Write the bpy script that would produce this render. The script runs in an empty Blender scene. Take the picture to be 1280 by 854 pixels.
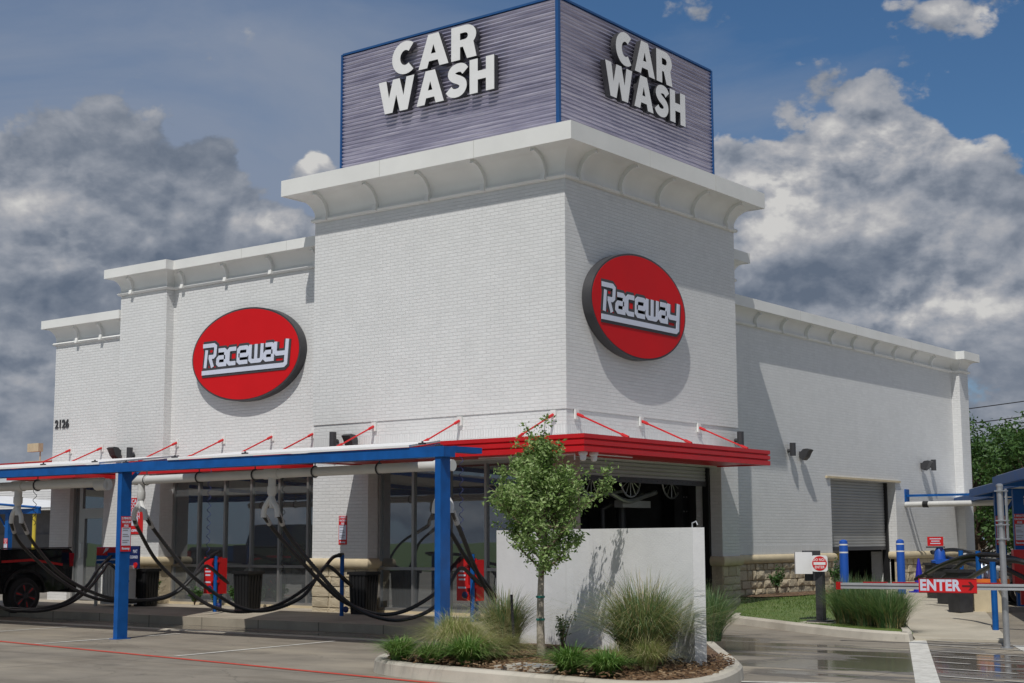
import bpy, math, random
import numpy as np
from mathutils import Vector, Matrix
random.seed(7)
C = bpy.context.scene.collection
PI = math.pi
S = 1.12            # the scene is laid out in units of 1.12 m and scaled to metres at the end

# ------------------------------------------------------------------ materials
def nt_new(name):
    m = bpy.data.materials.new(name); m.use_nodes = True
    t = m.node_tree; t.nodes.clear()
    out = t.nodes.new('ShaderNodeOutputMaterial')
    return m, t, out
def N(t, kind, **kw):
    n = t.nodes.new(kind)
    for k, v in kw.items():
        if k in n.inputs: n.inputs[k].default_value = v
        else: setattr(n, k, v)
    return n
def L(t, a, b): t.links.new(a, b)
def ramp(t, src, stops):
    r = t.nodes.new('ShaderNodeValToRGB')
    e = r.color_ramp.elements
    while len(e) < len(stops): e.new(0.5)
    for i, (p, c) in enumerate(stops):
        e[i].position = p; e[i].color = (c, c, c, 1) if not isinstance(c, tuple) else (*c, 1)
    L(t, src, r.inputs[0]); return r
def mixc(t, fac, a, b, blend='MIX'):
    n = t.nodes.new('ShaderNodeMix'); n.data_type = 'RGBA'; n.blend_type = blend
    for sock, v in ((0, fac), (6, a), (7, b)):
        if isinstance(v, (int, float)): n.inputs[sock].default_value = v
        elif isinstance(v, tuple): n.inputs[sock].default_value = (*v, 1)
        else: L(t, v, n.inputs[sock])
    return n.outputs[2]
def mth(t, op, a, b=None, c=None):
    n = t.nodes.new('ShaderNodeMath'); n.operation = op
    for i, v in enumerate((a, b, c)):
        if v is None: continue
        if isinstance(v, (int, float)): n.inputs[i].default_value = v
        else: L(t, v, n.inputs[i])
    return n.outputs[0]
def bsdf(t, out, **kw):
    p = N(t, 'ShaderNodeBsdfPrincipled', **kw); L(t, p.outputs[0], out.inputs[0]); return p
def objc(t): return t.nodes.new('ShaderNodeTexCoord').outputs['Object']

def mat(name, col, rough=.55, metal=0., var=.12, vscale=3., bump=0., bscale=40., coat=0., spec=.5):
    m, t, out = nt_new(name)
    p = bsdf(t, out, Roughness=rough, Metallic=metal)
    p.inputs['Specular IOR Level'].default_value = spec
    p.inputs['Coat Weight'].default_value = coat
    co = objc(t)
    n = N(t, 'ShaderNodeTexNoise', Scale=vscale, Detail=6.); L(t, co, n.inputs['Vector'])
    lo = tuple(max(0, c*(1-var)) for c in col); hi = tuple(min(1, c*(1+var)) for c in col)
    r = ramp(t, n.outputs['Fac'], [(.3, lo), (.7, hi)]); L(t, r.outputs[0], p.inputs['Base Color'])
    rr = N(t, 'ShaderNodeMapRange'); L(t, n.outputs['Fac'], rr.inputs[0])
    rr.inputs[3].default_value = max(0, rough-.08); rr.inputs[4].default_value = min(1, rough+.1)
    L(t, rr.outputs[0], p.inputs['Roughness'])
    if bump:
        n2 = N(t, 'ShaderNodeTexNoise', Scale=bscale, Detail=5.); L(t, co, n2.inputs['Vector'])
        b = N(t, 'ShaderNodeBump', Strength=bump, Distance=.02); L(t, n2.outputs['Fac'], b.inputs['Height'])
        L(t, b.outputs[0], p.inputs['Normal'])
    return m

def wallcoord(t):
    """u along the wall, v up, chosen from the face's own direction"""
    co = objc(t); g = t.nodes.new('ShaderNodeTexCoord')
    sx = t.nodes.new('ShaderNodeSeparateXYZ'); L(t, co, sx.inputs[0])
    sn = t.nodes.new('ShaderNodeSeparateXYZ'); L(t, g.outputs['Normal'], sn.inputs[0])
    ax = mth(t, 'ABSOLUTE', sn.outputs[0]); isx = mth(t, 'GREATER_THAN', ax, .5)
    u = t.nodes.new('ShaderNodeMix'); L(t, isx, u.inputs[0]); L(t, sx.outputs[0], u.inputs[2]); L(t, sx.outputs[1], u.inputs[3])
    cb = t.nodes.new('ShaderNodeCombineXYZ'); L(t, u.outputs[0], cb.inputs[0]); L(t, sx.outputs[2], cb.inputs[1])
    return cb.outputs[0], co, sx
def brick_mat(name, base, soldier=False):
    m, t, out = nt_new(name)
    p = bsdf(t, out, Roughness=.42)
    uv, co, sx = wallcoord(t)
    b = t.nodes.new('ShaderNodeTexBrick')
    b.inputs['Scale'].default_value = 1
    if soldier:
        b.inputs['Brick Width'].default_value = .062; b.inputs['Row Height'].default_value = .2; b.offset = 0
    else:
        b.inputs['Brick Width'].default_value = .2; b.inputs['Row Height'].default_value = .066
    b.inputs['Mortar Size'].default_value = .0055; b.inputs['Mortar Smooth'].default_value = .4
    b.inputs['Bias'].default_value = 0
    b.inputs['Color1'].default_value = (.0, .0, .0, 1); b.inputs['Color2'].default_value = (1, 1, 1, 1); b.inputs['Mortar'].default_value = (.5, .5, .5, 1)
    n0 = N(t, 'ShaderNodeTexNoise', Scale=9., Detail=3.); L(t, co, n0.inputs['Vector'])
    add = t.nodes.new('ShaderNodeVectorMath'); add.operation = 'MULTIPLY_ADD'
    L(t, n0.outputs['Color'], add.inputs[0]); add.inputs[1].default_value = (.006, .006, 0); L(t, uv, add.inputs[2])
    L(t, add.outputs[0], b.inputs['Vector'])
    n = N(t, 'ShaderNodeTexNoise', Scale=1.3, Detail=8., Roughness=.65); L(t, co, n.inputs['Vector'])
    big = ramp(t, n.outputs['Fac'], [(.3, tuple(c*.93 for c in base)), (.68, base)])
    nf = N(t, 'ShaderNodeTexNoise', Scale=60., Detail=4.); L(t, co, nf.inputs['Vector'])
    c1 = mixc(t, mth(t, 'MULTIPLY', nf.outputs['Fac'], .16), big.outputs[0], tuple(c*.72 for c in base))
    tone = mixc(t, .08, c1, b.outputs['Color'], 'OVERLAY')
    # faint run-off streaks and grey joints
    mps = N(t, 'ShaderNodeMapping'); mps.inputs['Scale'].default_value = (5., .35, 1); L(t, uv, mps.inputs[0])
    ns = N(t, 'ShaderNodeTexNoise', Scale=1.6, Detail=5.); L(t, mps.outputs[0], ns.inputs['Vector'])
    st = ramp(t, ns.outputs['Fac'], [(.55, 0.), (.8, 1.)])
    tone = mixc(t, mth(t, 'MULTIPLY', st.outputs[0], .2), tone, tuple(c*.75 for c in base))
    c2 = mixc(t, mth(t, 'MULTIPLY', b.outputs['Fac'], .12), tone, tuple(c*.62 for c in base))
    L(t, c2, p.inputs['Base Color'])
    # each brick sits a little differently, mortar is set back
    h = mth(t, 'SUBTRACT', mth(t, 'MULTIPLY', b.outputs['Color'], .55), mth(t, 'MULTIPLY', b.outputs['Fac'], 1.))
    h2 = mth(t, 'ADD', h, mth(t, 'MULTIPLY', nf.outputs['Fac'], .5))
    bp = N(t, 'ShaderNodeBump', Strength=.8, Distance=.010); L(t, h2, bp.inputs['Height']); L(t, bp.outputs[0], p.inputs['Normal'])
    return m
def stone_mat(name, a, bcol):
    m, t, out = nt_new(name); p = bsdf(t, out, Roughness=.85)
    co = objc(t)
    n = N(t, 'ShaderNodeTexNoise', Scale=2.2, Detail=9., Roughness=.7); L(t, co, n.inputs['Vector'])
    n2 = N(t, 'ShaderNodeTexNoise', Scale=26., Detail=6., Roughness=.7); L(t, co, n2.inputs['Vector'])
    isl = t.nodes.new('ShaderNodeNewGeometry')
    r = ramp(t, n.outputs['Fac'], [(.3, a), (.7, bcol)])
    k = mixc(t, mth(t, 'MULTIPLY', isl.outputs['Random Per Island'], .45), r.outputs[0], tuple(c*.6 for c in a))
    k = mixc(t, mth(t, 'MULTIPLY', n2.outputs['Fac'], .5), k, tuple(c*.55 for c in a))
    L(t, k, p.inputs['Base Color'])
    bp = N(t, 'ShaderNodeBump', Strength=.9, Distance=.03); L(t, n2.outputs['Fac'], bp.inputs['Height']); L(t, bp.outputs[0], p.inputs['Normal'])
    return m
def concrete_mat(name, base, joints=None, wet=None, dark=.55):
    m, t, out = nt_new(name); p = bsdf(t, out, Roughness=.8)
    co = objc(t)
    n = N(t, 'ShaderNodeTexNoise', Scale=.9, Detail=10., Roughness=.68); L(t, co, n.inputs['Vector'])
    mp = N(t, 'ShaderNodeMapping'); mp.inputs['Scale'].default_value = (.5, 1.6, 1); L(t, co, mp.inputs[0])
    n1 = N(t, 'ShaderNodeTexNoise', Scale=.75, Detail=7., Roughness=.6); L(t, mp.outputs[0], n1.inputs['Vector'])
    n2 = N(t, 'ShaderNodeTexNoise', Scale=70., Detail=4., Roughness=.7); L(t, co, n2.inputs['Vector'])
    c = ramp(t, n.outputs['Fac'], [(.28, tuple(x*.68 for x in base)), (.5, base), (.75, tuple(min(1, x*1.22) for x in base))]).outputs[0]
    st = ramp(t, n1.outputs['Fac'], [(.5, 0.), (.62, 1.)])
    c = mixc(t, mth(t, 'MULTIPLY', st.outputs[0], .5), c, (base[0]*dark*1.02, base[1]*dark*.96, base[2]*dark*.88))
    c = mixc(t, mth(t, 'MULTIPLY', n2.outputs['Fac'], .4), c, tuple(x*.55 for x in base))
    # small dark drips and spots
    v = N(t, 'ShaderNodeTexVoronoi', Scale=2.3); L(t, co, v.inputs['Vector'])
    sp = ramp(t, v.outputs['Distance'], [(.0, 1.), (.07, 0.)])
    c = mixc(t, mth(t, 'MULTIPLY', sp.outputs[0], .5), c, tuple(x*.35 for x in base))
    rough = .8
    if wet:
        vc_ = t.nodes.new('ShaderNodeTexVoronoi'); vc_.feature = 'DISTANCE_TO_EDGE'; vc_.inputs['Scale'].default_value = .42
        wn_ = N(t, 'ShaderNodeTexNoise', Scale=1.8, Detail=6.); L(t, co, wn_.inputs['Vector'])
        av_ = t.nodes.new('ShaderNodeVectorMath'); av_.operation = 'MULTIPLY_ADD'; L(t, wn_.outputs['Color'], av_.inputs[0]); av_.inputs[1].default_value = (.9, .9, 0); L(t, co, av_.inputs[2]); L(t, av_.outputs[0], vc_.inputs['Vector'])
        ck = ramp(t, vc_.outputs['Distance'], [(.0, 1.), (.006, 0.)])
        c = mixc(t, mth(t, 'MULTIPLY', ck.outputs[0], .55), c, tuple(x*.3 for x in base))
        n5 = N(t, 'ShaderNodeTexNoise', Scale=.33, Detail=4., Roughness=.6); L(t, mp.outputs[0], n5.inputs['Vector'])
        vo = N(t, 'ShaderNodeTexVoronoi', Scale=.75); L(t, av_.outputs[0], vo.inputs['Vector'])
        oil = ramp(t, mth(t, 'ADD', vo.outputs['Distance'], mth(t, 'MULTIPLY', n2.outputs['Fac'], .22)), [(.17, 1.), (.34, 0.)])
        c = mixc(t, mth(t, 'MULTIPLY', oil.outputs[0], .5), c, tuple(x*.36 for x in base))
        lt = ramp(t, n5.outputs['Fac'], [(.5, 0.), (.66, 1.)])
        c = mixc(t, mth(t, 'MULTIPLY', lt.outputs[0], .4), c, (.44, .385, .29))
    if joints:
        b = t.nodes.new('ShaderNodeTexBrick'); b.offset = 0; b.inputs['Scale'].default_value = 1
        b.inputs['Brick Width'].default_value = joints[0]; b.inputs['Row Height'].default_value = joints[1]
        b.inputs['Mortar Size'].default_value = .016; b.inputs['Mortar Smooth'].default_value = .2
        mp2 = N(t, 'ShaderNodeMapping'); mp2.inputs['Location'].default_value = (joints[2], joints[3], 0); L(t, co, mp2.inputs[0])
        L(t, mp2.outputs[0], b.inputs['Vector'])
        c = mixc(t, mth(t, 'MULTIPLY', b.outputs['Fac'], .75), c, tuple(x*.3 for x in base))
    if wet:
        # washed-off water lying on the lane: soft-edged region broken up by noise
        sx = t.nodes.new('ShaderNodeSeparateXYZ'); L(t, co, sx.inputs[0])
        tot = None
        for (cx, cy, rx, ry, ang, amt) in wet:
            ca, sa = math.cos(ang), math.sin(ang)
            dx = mth(t, 'SUBTRACT', sx.outputs[0], cx); dy = mth(t, 'SUBTRACT', sx.outputs[1], cy)
            u = mth(t, 'ADD', mth(t, 'MULTIPLY', dx, ca/rx), mth(t, 'MULTIPLY', dy, sa/rx))
            w = mth(t, 'ADD', mth(t, 'MULTIPLY', dx, -sa/ry), mth(t, 'MULTIPLY', dy, ca/ry))
            d = mth(t, 'ADD', mth(t, 'MULTIPLY', u, u), mth(t, 'MULTIPLY', w, w))
            k = mth(t, 'MULTIPLY', mth(t, 'SUBTRACT', 1., d), amt)
            tot = k if tot is None else mth(t, 'MAXIMUM', tot, k)
        mpw = N(t, 'ShaderNodeMapping'); mpw.inputs['Scale'].default_value = (.45, 1.5, 1); mpw.inputs['Rotation'].default_value = (0, 0, .45); L(t, co, mpw.inputs[0])
        nw = N(t, 'ShaderNodeTexNoise', Scale=1.0, Detail=6., Roughness=.55); L(t, mpw.outputs[0], nw.inputs['Vector'])
        mk = mth(t, 'ADD', mth(t, 'MAXIMUM', tot, -1.), mth(t, 'MULTIPLY', mth(t, 'SUBTRACT', nw.outputs['Fac'], .5), 4.2))
        wr = ramp(t, mk, [(.42, 0.), (.56, 1.)])
        c = mixc(t, mth(t, 'MULTIPLY', wr.outputs[0], .62), c, tuple(x*.34 for x in base))
        pd = ramp(t, mk, [(.75, 0.), (.95, 1.)])
        rg = N(t, 'ShaderNodeMapRange'); L(t, wr.outputs[0], rg.inputs[0]); rg.inputs[3].default_value = .8; rg.inputs[4].default_value = .38
        rg2 = t.nodes.new('ShaderNodeMix'); L(t, pd.outputs[0], rg2.inputs[0]); L(t, rg.outputs[0], rg2.inputs[2]); rg2.inputs[3].default_value = .09
        L(t, rg2.outputs[0], p.inputs['Roughness'])
        bs = mth(t, 'SUBTRACT', .35, mth(t, 'MULTIPLY', pd.outputs[0], .35))
    L(t, c, p.inputs['Base Color'])
    bp = N(t, 'ShaderNodeBump', Strength=.35, Distance=.01); L(t, n2.outputs['Fac'], bp.inputs['Height']); L(t, bp.outputs[0], p.inputs['Normal'])
    if wet: L(t, bs, bp.inputs['Strength'])
    return m
def screen_mat(name):
    m, t, out = nt_new(name); p = bsdf(t, out, Roughness=.75); co = objc(t)
    sx = t.nodes.new('ShaderNodeSeparateXYZ'); L(t, co, sx.inputs[0])
    n = N(t, 'ShaderNodeTexNoise', Scale=1.6, Detail=8., Roughness=.65); L(t, co, n.inputs['Vector'])
    n2 = N(t, 'ShaderNodeTexNoise', Scale=7., Detail=6., Roughness=.7); L(t, co, n2.inputs['Vector'])
    n3 = N(t, 'ShaderNodeTexNoise', Scale=55., Detail=4.); L(t, co, n3.inputs['Vector'])
    r = ramp(t, n.outputs['Fac'], [(.3, (.74, .74, .74)), (.65, (.83, .83, .83))])
    h = mth(t, 'SUBTRACT', mth(t, 'MULTIPLY', n2.outputs['Fac'], .55), mth(t, 'MULTIPLY', sx.outputs[2], 1.4))
    sp = ramp(t, h, [(.02, 0.), (.3, 1.)])
    c = mixc(t, mth(t, 'MULTIPLY', sp.outputs[0], .35), r.outputs[0], (.42, .34, .25))
    mp = N(t, 'ShaderNodeMapping'); mp.inputs['Scale'].default_value = (6, 6, .35); L(t, co, mp.inputs[0])
    n4 = N(t, 'ShaderNodeTexNoise', Scale=1.2, Detail=4.); L(t, mp.outputs[0], n4.inputs['Vector'])
    st = ramp(t, n4.outputs['Fac'], [(.58, 0.), (.78, 1.)]); c = mixc(t, mth(t, 'MULTIPLY', st.outputs[0], .25), c, (.5, .48, .45))
    L(t, c, p.inputs['Base Color'])
    bp = N(t, 'ShaderNodeBump', Strength=.25, Distance=.012); L(t, mth(t, 'ADD', n3.outputs['Fac'], mth(t, 'MULTIPLY', n2.outputs['Fac'], 1.5)), bp.inputs['Height']); L(t, bp.outputs[0], p.inputs['Normal']); return m
def corr_mat(name):
    m, t, out = nt_new(name); p = bsdf(t, out, Roughness=.4, Metallic=.55); co = objc(t)
    mp = N(t, 'ShaderNodeMapping'); mp.inputs['Scale'].default_value = (.5, .5, 13.); L(t, co, mp.inputs[0])
    n = N(t, 'ShaderNodeTexNoise', Scale=1.3, Detail=7., Roughness=.7); L(t, mp.outputs[0], n.inputs['Vector'])
    r = ramp(t, n.outputs['Fac'], [(.32, (.25, .24, .34)), (.5, (.45, .43, .55)), (.68, (.66, .63, .72))]); L(t, r.outputs[0], p.inputs['Base Color'])
    rr = ramp(t, n.outputs['Fac'], [(.3, .28), (.7, .5)]); L(t, rr.outputs[0], p.inputs['Roughness']); return m
def leaf_mat(name, cols, trans=.25, rough=.5, spec=.35):
    m, t, out = nt_new(name)
    g = t.nodes.new('ShaderNodeNewGeometry'); co = objc(t)
    n = N(t, 'ShaderNodeTexNoise', Scale=2.5, Detail=2.); L(t, co, n.inputs['Vector'])
    f = mth(t, 'ADD', mth(t, 'MULTIPLY', g.outputs['Random Per Island'], .7), mth(t, 'MULTIPLY', n.outputs['Fac'], .45))
    k = len(cols)
    r = ramp(t, f, [(.08+.84*i/(k-1), c) for i, c in enumerate(cols)])
    p = N(t, 'ShaderNodeBsdfPrincipled', Roughness=rough); p.inputs['Specular IOR Level'].default_value = spec
    tr = t.nodes.new('ShaderNodeBsdfTranslucent')
    L(t, r.outputs[0], p.inputs['Base Color']); L(t, mixc(t, .5, r.outputs[0], (.16, .26, .03)), tr.inputs['Color'])
    mx = N(t, 'ShaderNodeMixShader'); mx.inputs[0].default_value = trans
    L(t, p.outputs[0], mx.inputs[1]); L(t, tr.outputs[0], mx.inputs[2]); L(t, mx.outputs[0], out.inputs[0])
    return m
def glass_mat(name, tint=(.32, .36, .36)):
    m, t, out = nt_new(name)
    tr = N(t, 'ShaderNodeBsdfTransparent'); tr.inputs[0].default_value = (*tint, 1)
    gl = N(t, 'ShaderNodeBsdfGlossy', Roughness=.01); gl.inputs[0].default_value = (.85, .9, .92, 1)
    fr = N(t, 'ShaderNodeFresnel', IOR=1.75)
    co = objc(t); n = N(t, 'ShaderNodeTexNoise', Scale=1.2, Detail=1.); L(t, co, n.inputs['Vector'])
    bp = N(t, 'ShaderNodeBump', Strength=.02, Distance=.05); L(t, n.outputs['Fac'], bp.inputs['Height'])
    L(t, bp.outputs[0], gl.inputs['Normal'])
    mx = N(t, 'ShaderNodeMixShader'); L(t, mth(t, 'ADD', fr.outputs[0], .17), mx.inputs[0])
    df = t.nodes.new('ShaderNodeBsdfDiffuse'); df.inputs[0].default_value = (.30, .32, .335, 1)
    m2 = N(t, 'ShaderNodeMixShader'); m2.inputs[0].default_value = .30; L(t, tr.outputs[0], m2.inputs[1]); L(t, df.outputs[0], m2.inputs[2])
    L(t, m2.outputs[0], mx.inputs[1]); L(t, gl.outputs[0], mx.inputs[2]); L(t, mx.outputs[0], out.inputs[0])
    return m
def mulch_mat(name):
    m, t, out = nt_new(name); p = bsdf(t, out, Roughness=.95); co = objc(t)
    v = N(t, 'ShaderNodeTexVoronoi', Scale=28.); mp = N(t, 'ShaderNodeMapping'); mp.inputs['Scale'].default_value = (1, 2.2, 1); mp.inputs['Rotation'].default_value = (0, 0, .6)
    nz = N(t, 'ShaderNodeTexNoise', Scale=6., Detail=3.); L(t, co, nz.inputs['Vector'])
    ad = t.nodes.new('ShaderNodeVectorMath'); ad.operation = 'MULTIPLY_ADD'; L(t, nz.outputs['Color'], ad.inputs[0]); ad.inputs[1].default_value = (.25, .25, .25); L(t, co, ad.inputs[2])
    L(t, ad.outputs[0], mp.inputs[0]); L(t, mp.outputs[0], v.inputs['Vector'])
    sp = t.nodes.new('ShaderNodeSeparateColor'); L(t, v.outputs['Color'], sp.inputs[0])
    r = ramp(t, sp.outputs[0], [(0., (.035, .018, .009)), (.5, (.13, .07, .035)), (.8, (.22, .13, .07)), (1., (.36, .25, .15))])
    L(t, r.outputs[0], p.inputs['Base Color'])
    bp = N(t, 'ShaderNodeBump', Strength=1., Distance=.03); L(t, sp.outputs[1], bp.inputs['Height']); L(t, bp.outputs[0], p.inputs['Normal'])
    return m
def paintline_mat(name, col, under, wear=.5):
    m, t, out = nt_new(name); p = bsdf(t, out, Roughness=.7); co = objc(t)
    n = N(t, 'ShaderNodeTexNoise', Scale=5., Detail=9., Roughness=.75); L(t, co, n.inputs['Vector'])
    r = ramp(t, n.outputs['Fac'], [(wear-.12, 1.), (wear+.1, 0.)])
    c = mixc(t, mth(t, 'MULTIPLY', r.outputs[0], .75), col, under); L(t, c, p.inputs['Base Color']); return m

M = {}
M['brick'] = brick_mat('white_painted_brick', (.745, .75, .745))
M['soldier'] = brick_mat('white_soldier_course', (.745, .75, .745), True)
M['stucco'] = mat('white_cornice_stucco', (.75, .755, .735), .75, var=.05, vscale=1.2, bump=.12, bscale=90)
M['screen'] = screen_mat('white_rendered_wall')
M['stone'] = stone_mat('cream_limestone', (.60, .50, .34), (.74, .66, .50))
M['cap'] = mat('limestone_cap', (.58, .49, .33), .85, var=.1, vscale=4., bump=.2, bscale=60)
M['frame'] = mat('clear_anodised_frame', (.40, .40, .40), .38, .75, var=.06)
M['darkframe'] = mat('dark_frame_shadow', (.03, .03, .035), .5)
M['tan'] = mat('taupe_metal', (.34, .30, .26), .5, .1, var=.05)
M['glass'] = glass_mat('storefront_glass')
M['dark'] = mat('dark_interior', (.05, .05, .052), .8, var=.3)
M['midgrey'] = mat('interior_grey', (.10, .10, .11), .7, var=.2)
M['steel'] = mat('rollup_steel', (.38, .385, .38), .45, .25, var=.08, vscale=1.5)
M['red'] = mat('red_awning_metal', (.56, .010, .014), .38, 0., var=.07, vscale=1.5, spec=.45)
M['redplastic'] = mat('red_plastic', (.60, .012, .014), .38, var=.05)
M['signred'] = mat('sign_face_red', (.60, .008, .012), .5, var=.06, vscale=.9, spec=.2)
M['blue'] = mat('blue_powder_coat', (.005, .09, .33), .42, 0., var=.16, vscale=5., spec=.3)
M['bollard'] = mat('blue_bollard_sleeve', (.012, .085, .42), .45, var=.05)
M['bluetrim'] = mat('blue_sign_trim', (.015, .085, .26), .45, .1, var=.05)
M['navy'] = mat('navy_sign', (.012, .022, .11), .45, var=.1)
M['charcoal'] = mat('charcoal_metal', (.05, .05, .055), .45, .2, var=.1)
M['charcoal2'] = mat('grey_sign_return', (.055, .055, .06), .5, .1, var=.1)
M['white'] = mat('white_sign_acrylic', (.62, .66, .78), .35, var=.02)
M['lettering'] = mat('white_channel_letter', (.80, .80, .80), .35, var=.03)
M['whitemetal'] = mat('white_metal', (.78, .78, .78), .4, .0, var=.04)
M['pvc'] = mat('white_pvc', (.60, .60, .58), .35, var=.07, vscale=2.5)
M['pvcgrey'] = mat('grey_pvc', (.42, .42, .42), .4, var=.06)
M['hose'] = mat('black_hose', (.012, .012, .013), .38, var=.2, vscale=12)
M['black'] = mat('black_plastic', (.007, .007, .008), .55, var=.2, vscale=5)
M['binblack'] = mat('charcoal_bin_plastic', (.035, .035, .038), .5, var=.25, vscale=6)
M['corr'] = corr_mat('corrugated_metal')
M['galv'] = mat('galvanised_steel', (.46, .47, .48), .4, .7, var=.1, vscale=8)
M['alum'] = mat('brushed_aluminium', (.70, .71, .72), .3, .6, var=.05)
M['paintblack'] = mat('black_car_paint', (.010, .010, .012), .10, 0., var=.1, coat=1.)
M['silverpaint'] = mat('champagne_car_paint', (.42, .39, .34), .25, .6, var=.04, coat=.8)
M['tyre'] = mat('tyre_rubber', (.022, .022, .022), .75, var=.2, bump=.2)
M['redrim'] = mat('red_wheel_accent', (.62, .02, .022), .35, .0)
M['tail'] = mat('red_tail_lens', (.42, .01, .01), .15, coat=.8)
M['chrome'] = mat('chrome', (.7, .7, .72), .15, 1., var=.03)
M['autoglass'] = mat('dark_auto_glass', (.01, .012, .014), .04, 0., coat=1.)
M['bark'] = mat('grey_bark', (.34, .30, .25), .9, var=.3, vscale=20, bump=.4)
M['barkdark'] = mat('brown_bark', (.12, .085, .06), .9, var=.3, vscale=20, bump=.4)
M['tie'] = mat('green_tree_tie', (.0, .16, .14), .5)
M['yellow'] = mat('yellow_paint', (.62, .48, .05), .5)
M['conebl'] = mat('blue_cone', (.012, .012, .36), .5)
M['concrete'] = concrete_mat('kerb_concrete', (.56, .52, .44), dark=.75)
M['walk'] = concrete_mat('walk_concrete', (.42, .375, .30), joints=(1.5, 20., .3, 4.), dark=.7)
M['walkR'] = concrete_mat('side_walk_concrete', (.50, .455, .365), dark=.8)
M['lot'] = concrete_mat('lot_concrete', (.262, .232, .188), joints=(4.6, 4.6, 1.3, 4.05), dark=.5,
    wet=[(3.2, -1.6, 4.6, 2.3, -.45, 1.25), (7.4, -3.2, 3.4, 2.6, -.6, 1.3), (9.5, -1.2, 2.2, 1.2, 0, .9), (-5., -3.35, 9., .75, -.06, 1.15)])
M['mulch'] = mulch_mat('bark_mulch')
M['lawn'] = leaf_mat('lawn_turf', [(.05, .11, .02), (.10, .17, .035), (.19, .23, .08)], 0.1)
M['lwhite'] = paintline_mat('white_line_paint', (.66, .65, .60), (.34, .32, .28), .47)
M['lred'] = paintline_mat('red_line_paint', (.55, .055, .03), (.34, .25, .2), .38)
M['treeleaf'] = leaf_mat('live_oak_leaf', [(.075, .14, .035), (.16, .27, .07), (.28, .40, .13), (.42, .53, .24)], .35)
M['bgleaf'] = leaf_mat('background_leaf', [(.018, .042, .012), (.035, .085, .02), (.06, .13, .03), (.10, .18, .05)], .2)
M['liriope'] = leaf_mat('liriope_blade', [(.04, .11, .02), (.08, .19, .035), (.15, .29, .06), (.26, .38, .12)], .25)
M['feather'] = leaf_mat('feather_grass_blade', [(.16, .28, .05), (.30, .40, .11), (.56, .50, .26), (.75, .66, .42)], .3)
M['misc'] = leaf_mat('miscanthus_blade', [(.06, .13, .06), (.12, .22, .10), (.20, .29, .14), (.36, .34, .18), (.52, .42, .24)], .35)
M['miscgreen'] = leaf_mat('green_grass_blade', [(.05, .12, .055), (.10, .21, .085), (.17, .28, .12), (.34, .33, .17)], .35)
M['straw'] = leaf_mat('dry_straw', [(.12, .10, .04), (.30, .23, .10), (.46, .36, .18)], .2)
M['shrub'] = leaf_mat('shrub_leaf', [(.02, .06, .02), (.045, .12, .03), (.09, .18, .05)], .2)
M['purple'] = leaf_mat('purple_leaf', [(.05, .02, .025), (.11, .035, .04), (.18, .09, .06)], .2)
M['flower'] = leaf_mat('orange_flower', [(.4, .18, .02), (.5, .33, .06)], .2)
M['fabric'] = mat('white_canopy_sheet', (.78, .78, .78), .6, var=.04)
M['storered'] = mat('store_red_band', (.34, .012, .016), .5)
M['storewall'] = mat('store_pale_wall', (.46, .50, .52), .7, var=.04)
M['storewhite'] = mat('store_white_fascia', (.80, .80, .80), .6, var=.03)
M['storedark'] = mat('store_dark_wall', (.10, .10, .105), .7)
M['print'] = mat('grey_print', (.25, .26, .30), .6)
M['orange'] = mat('orange_plastic', (.7, .16, .02), .5)
M['clearblue'] = mat('bottle_plastic', (.35, .45, .60), .2, var=.3, vscale=18)

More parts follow.
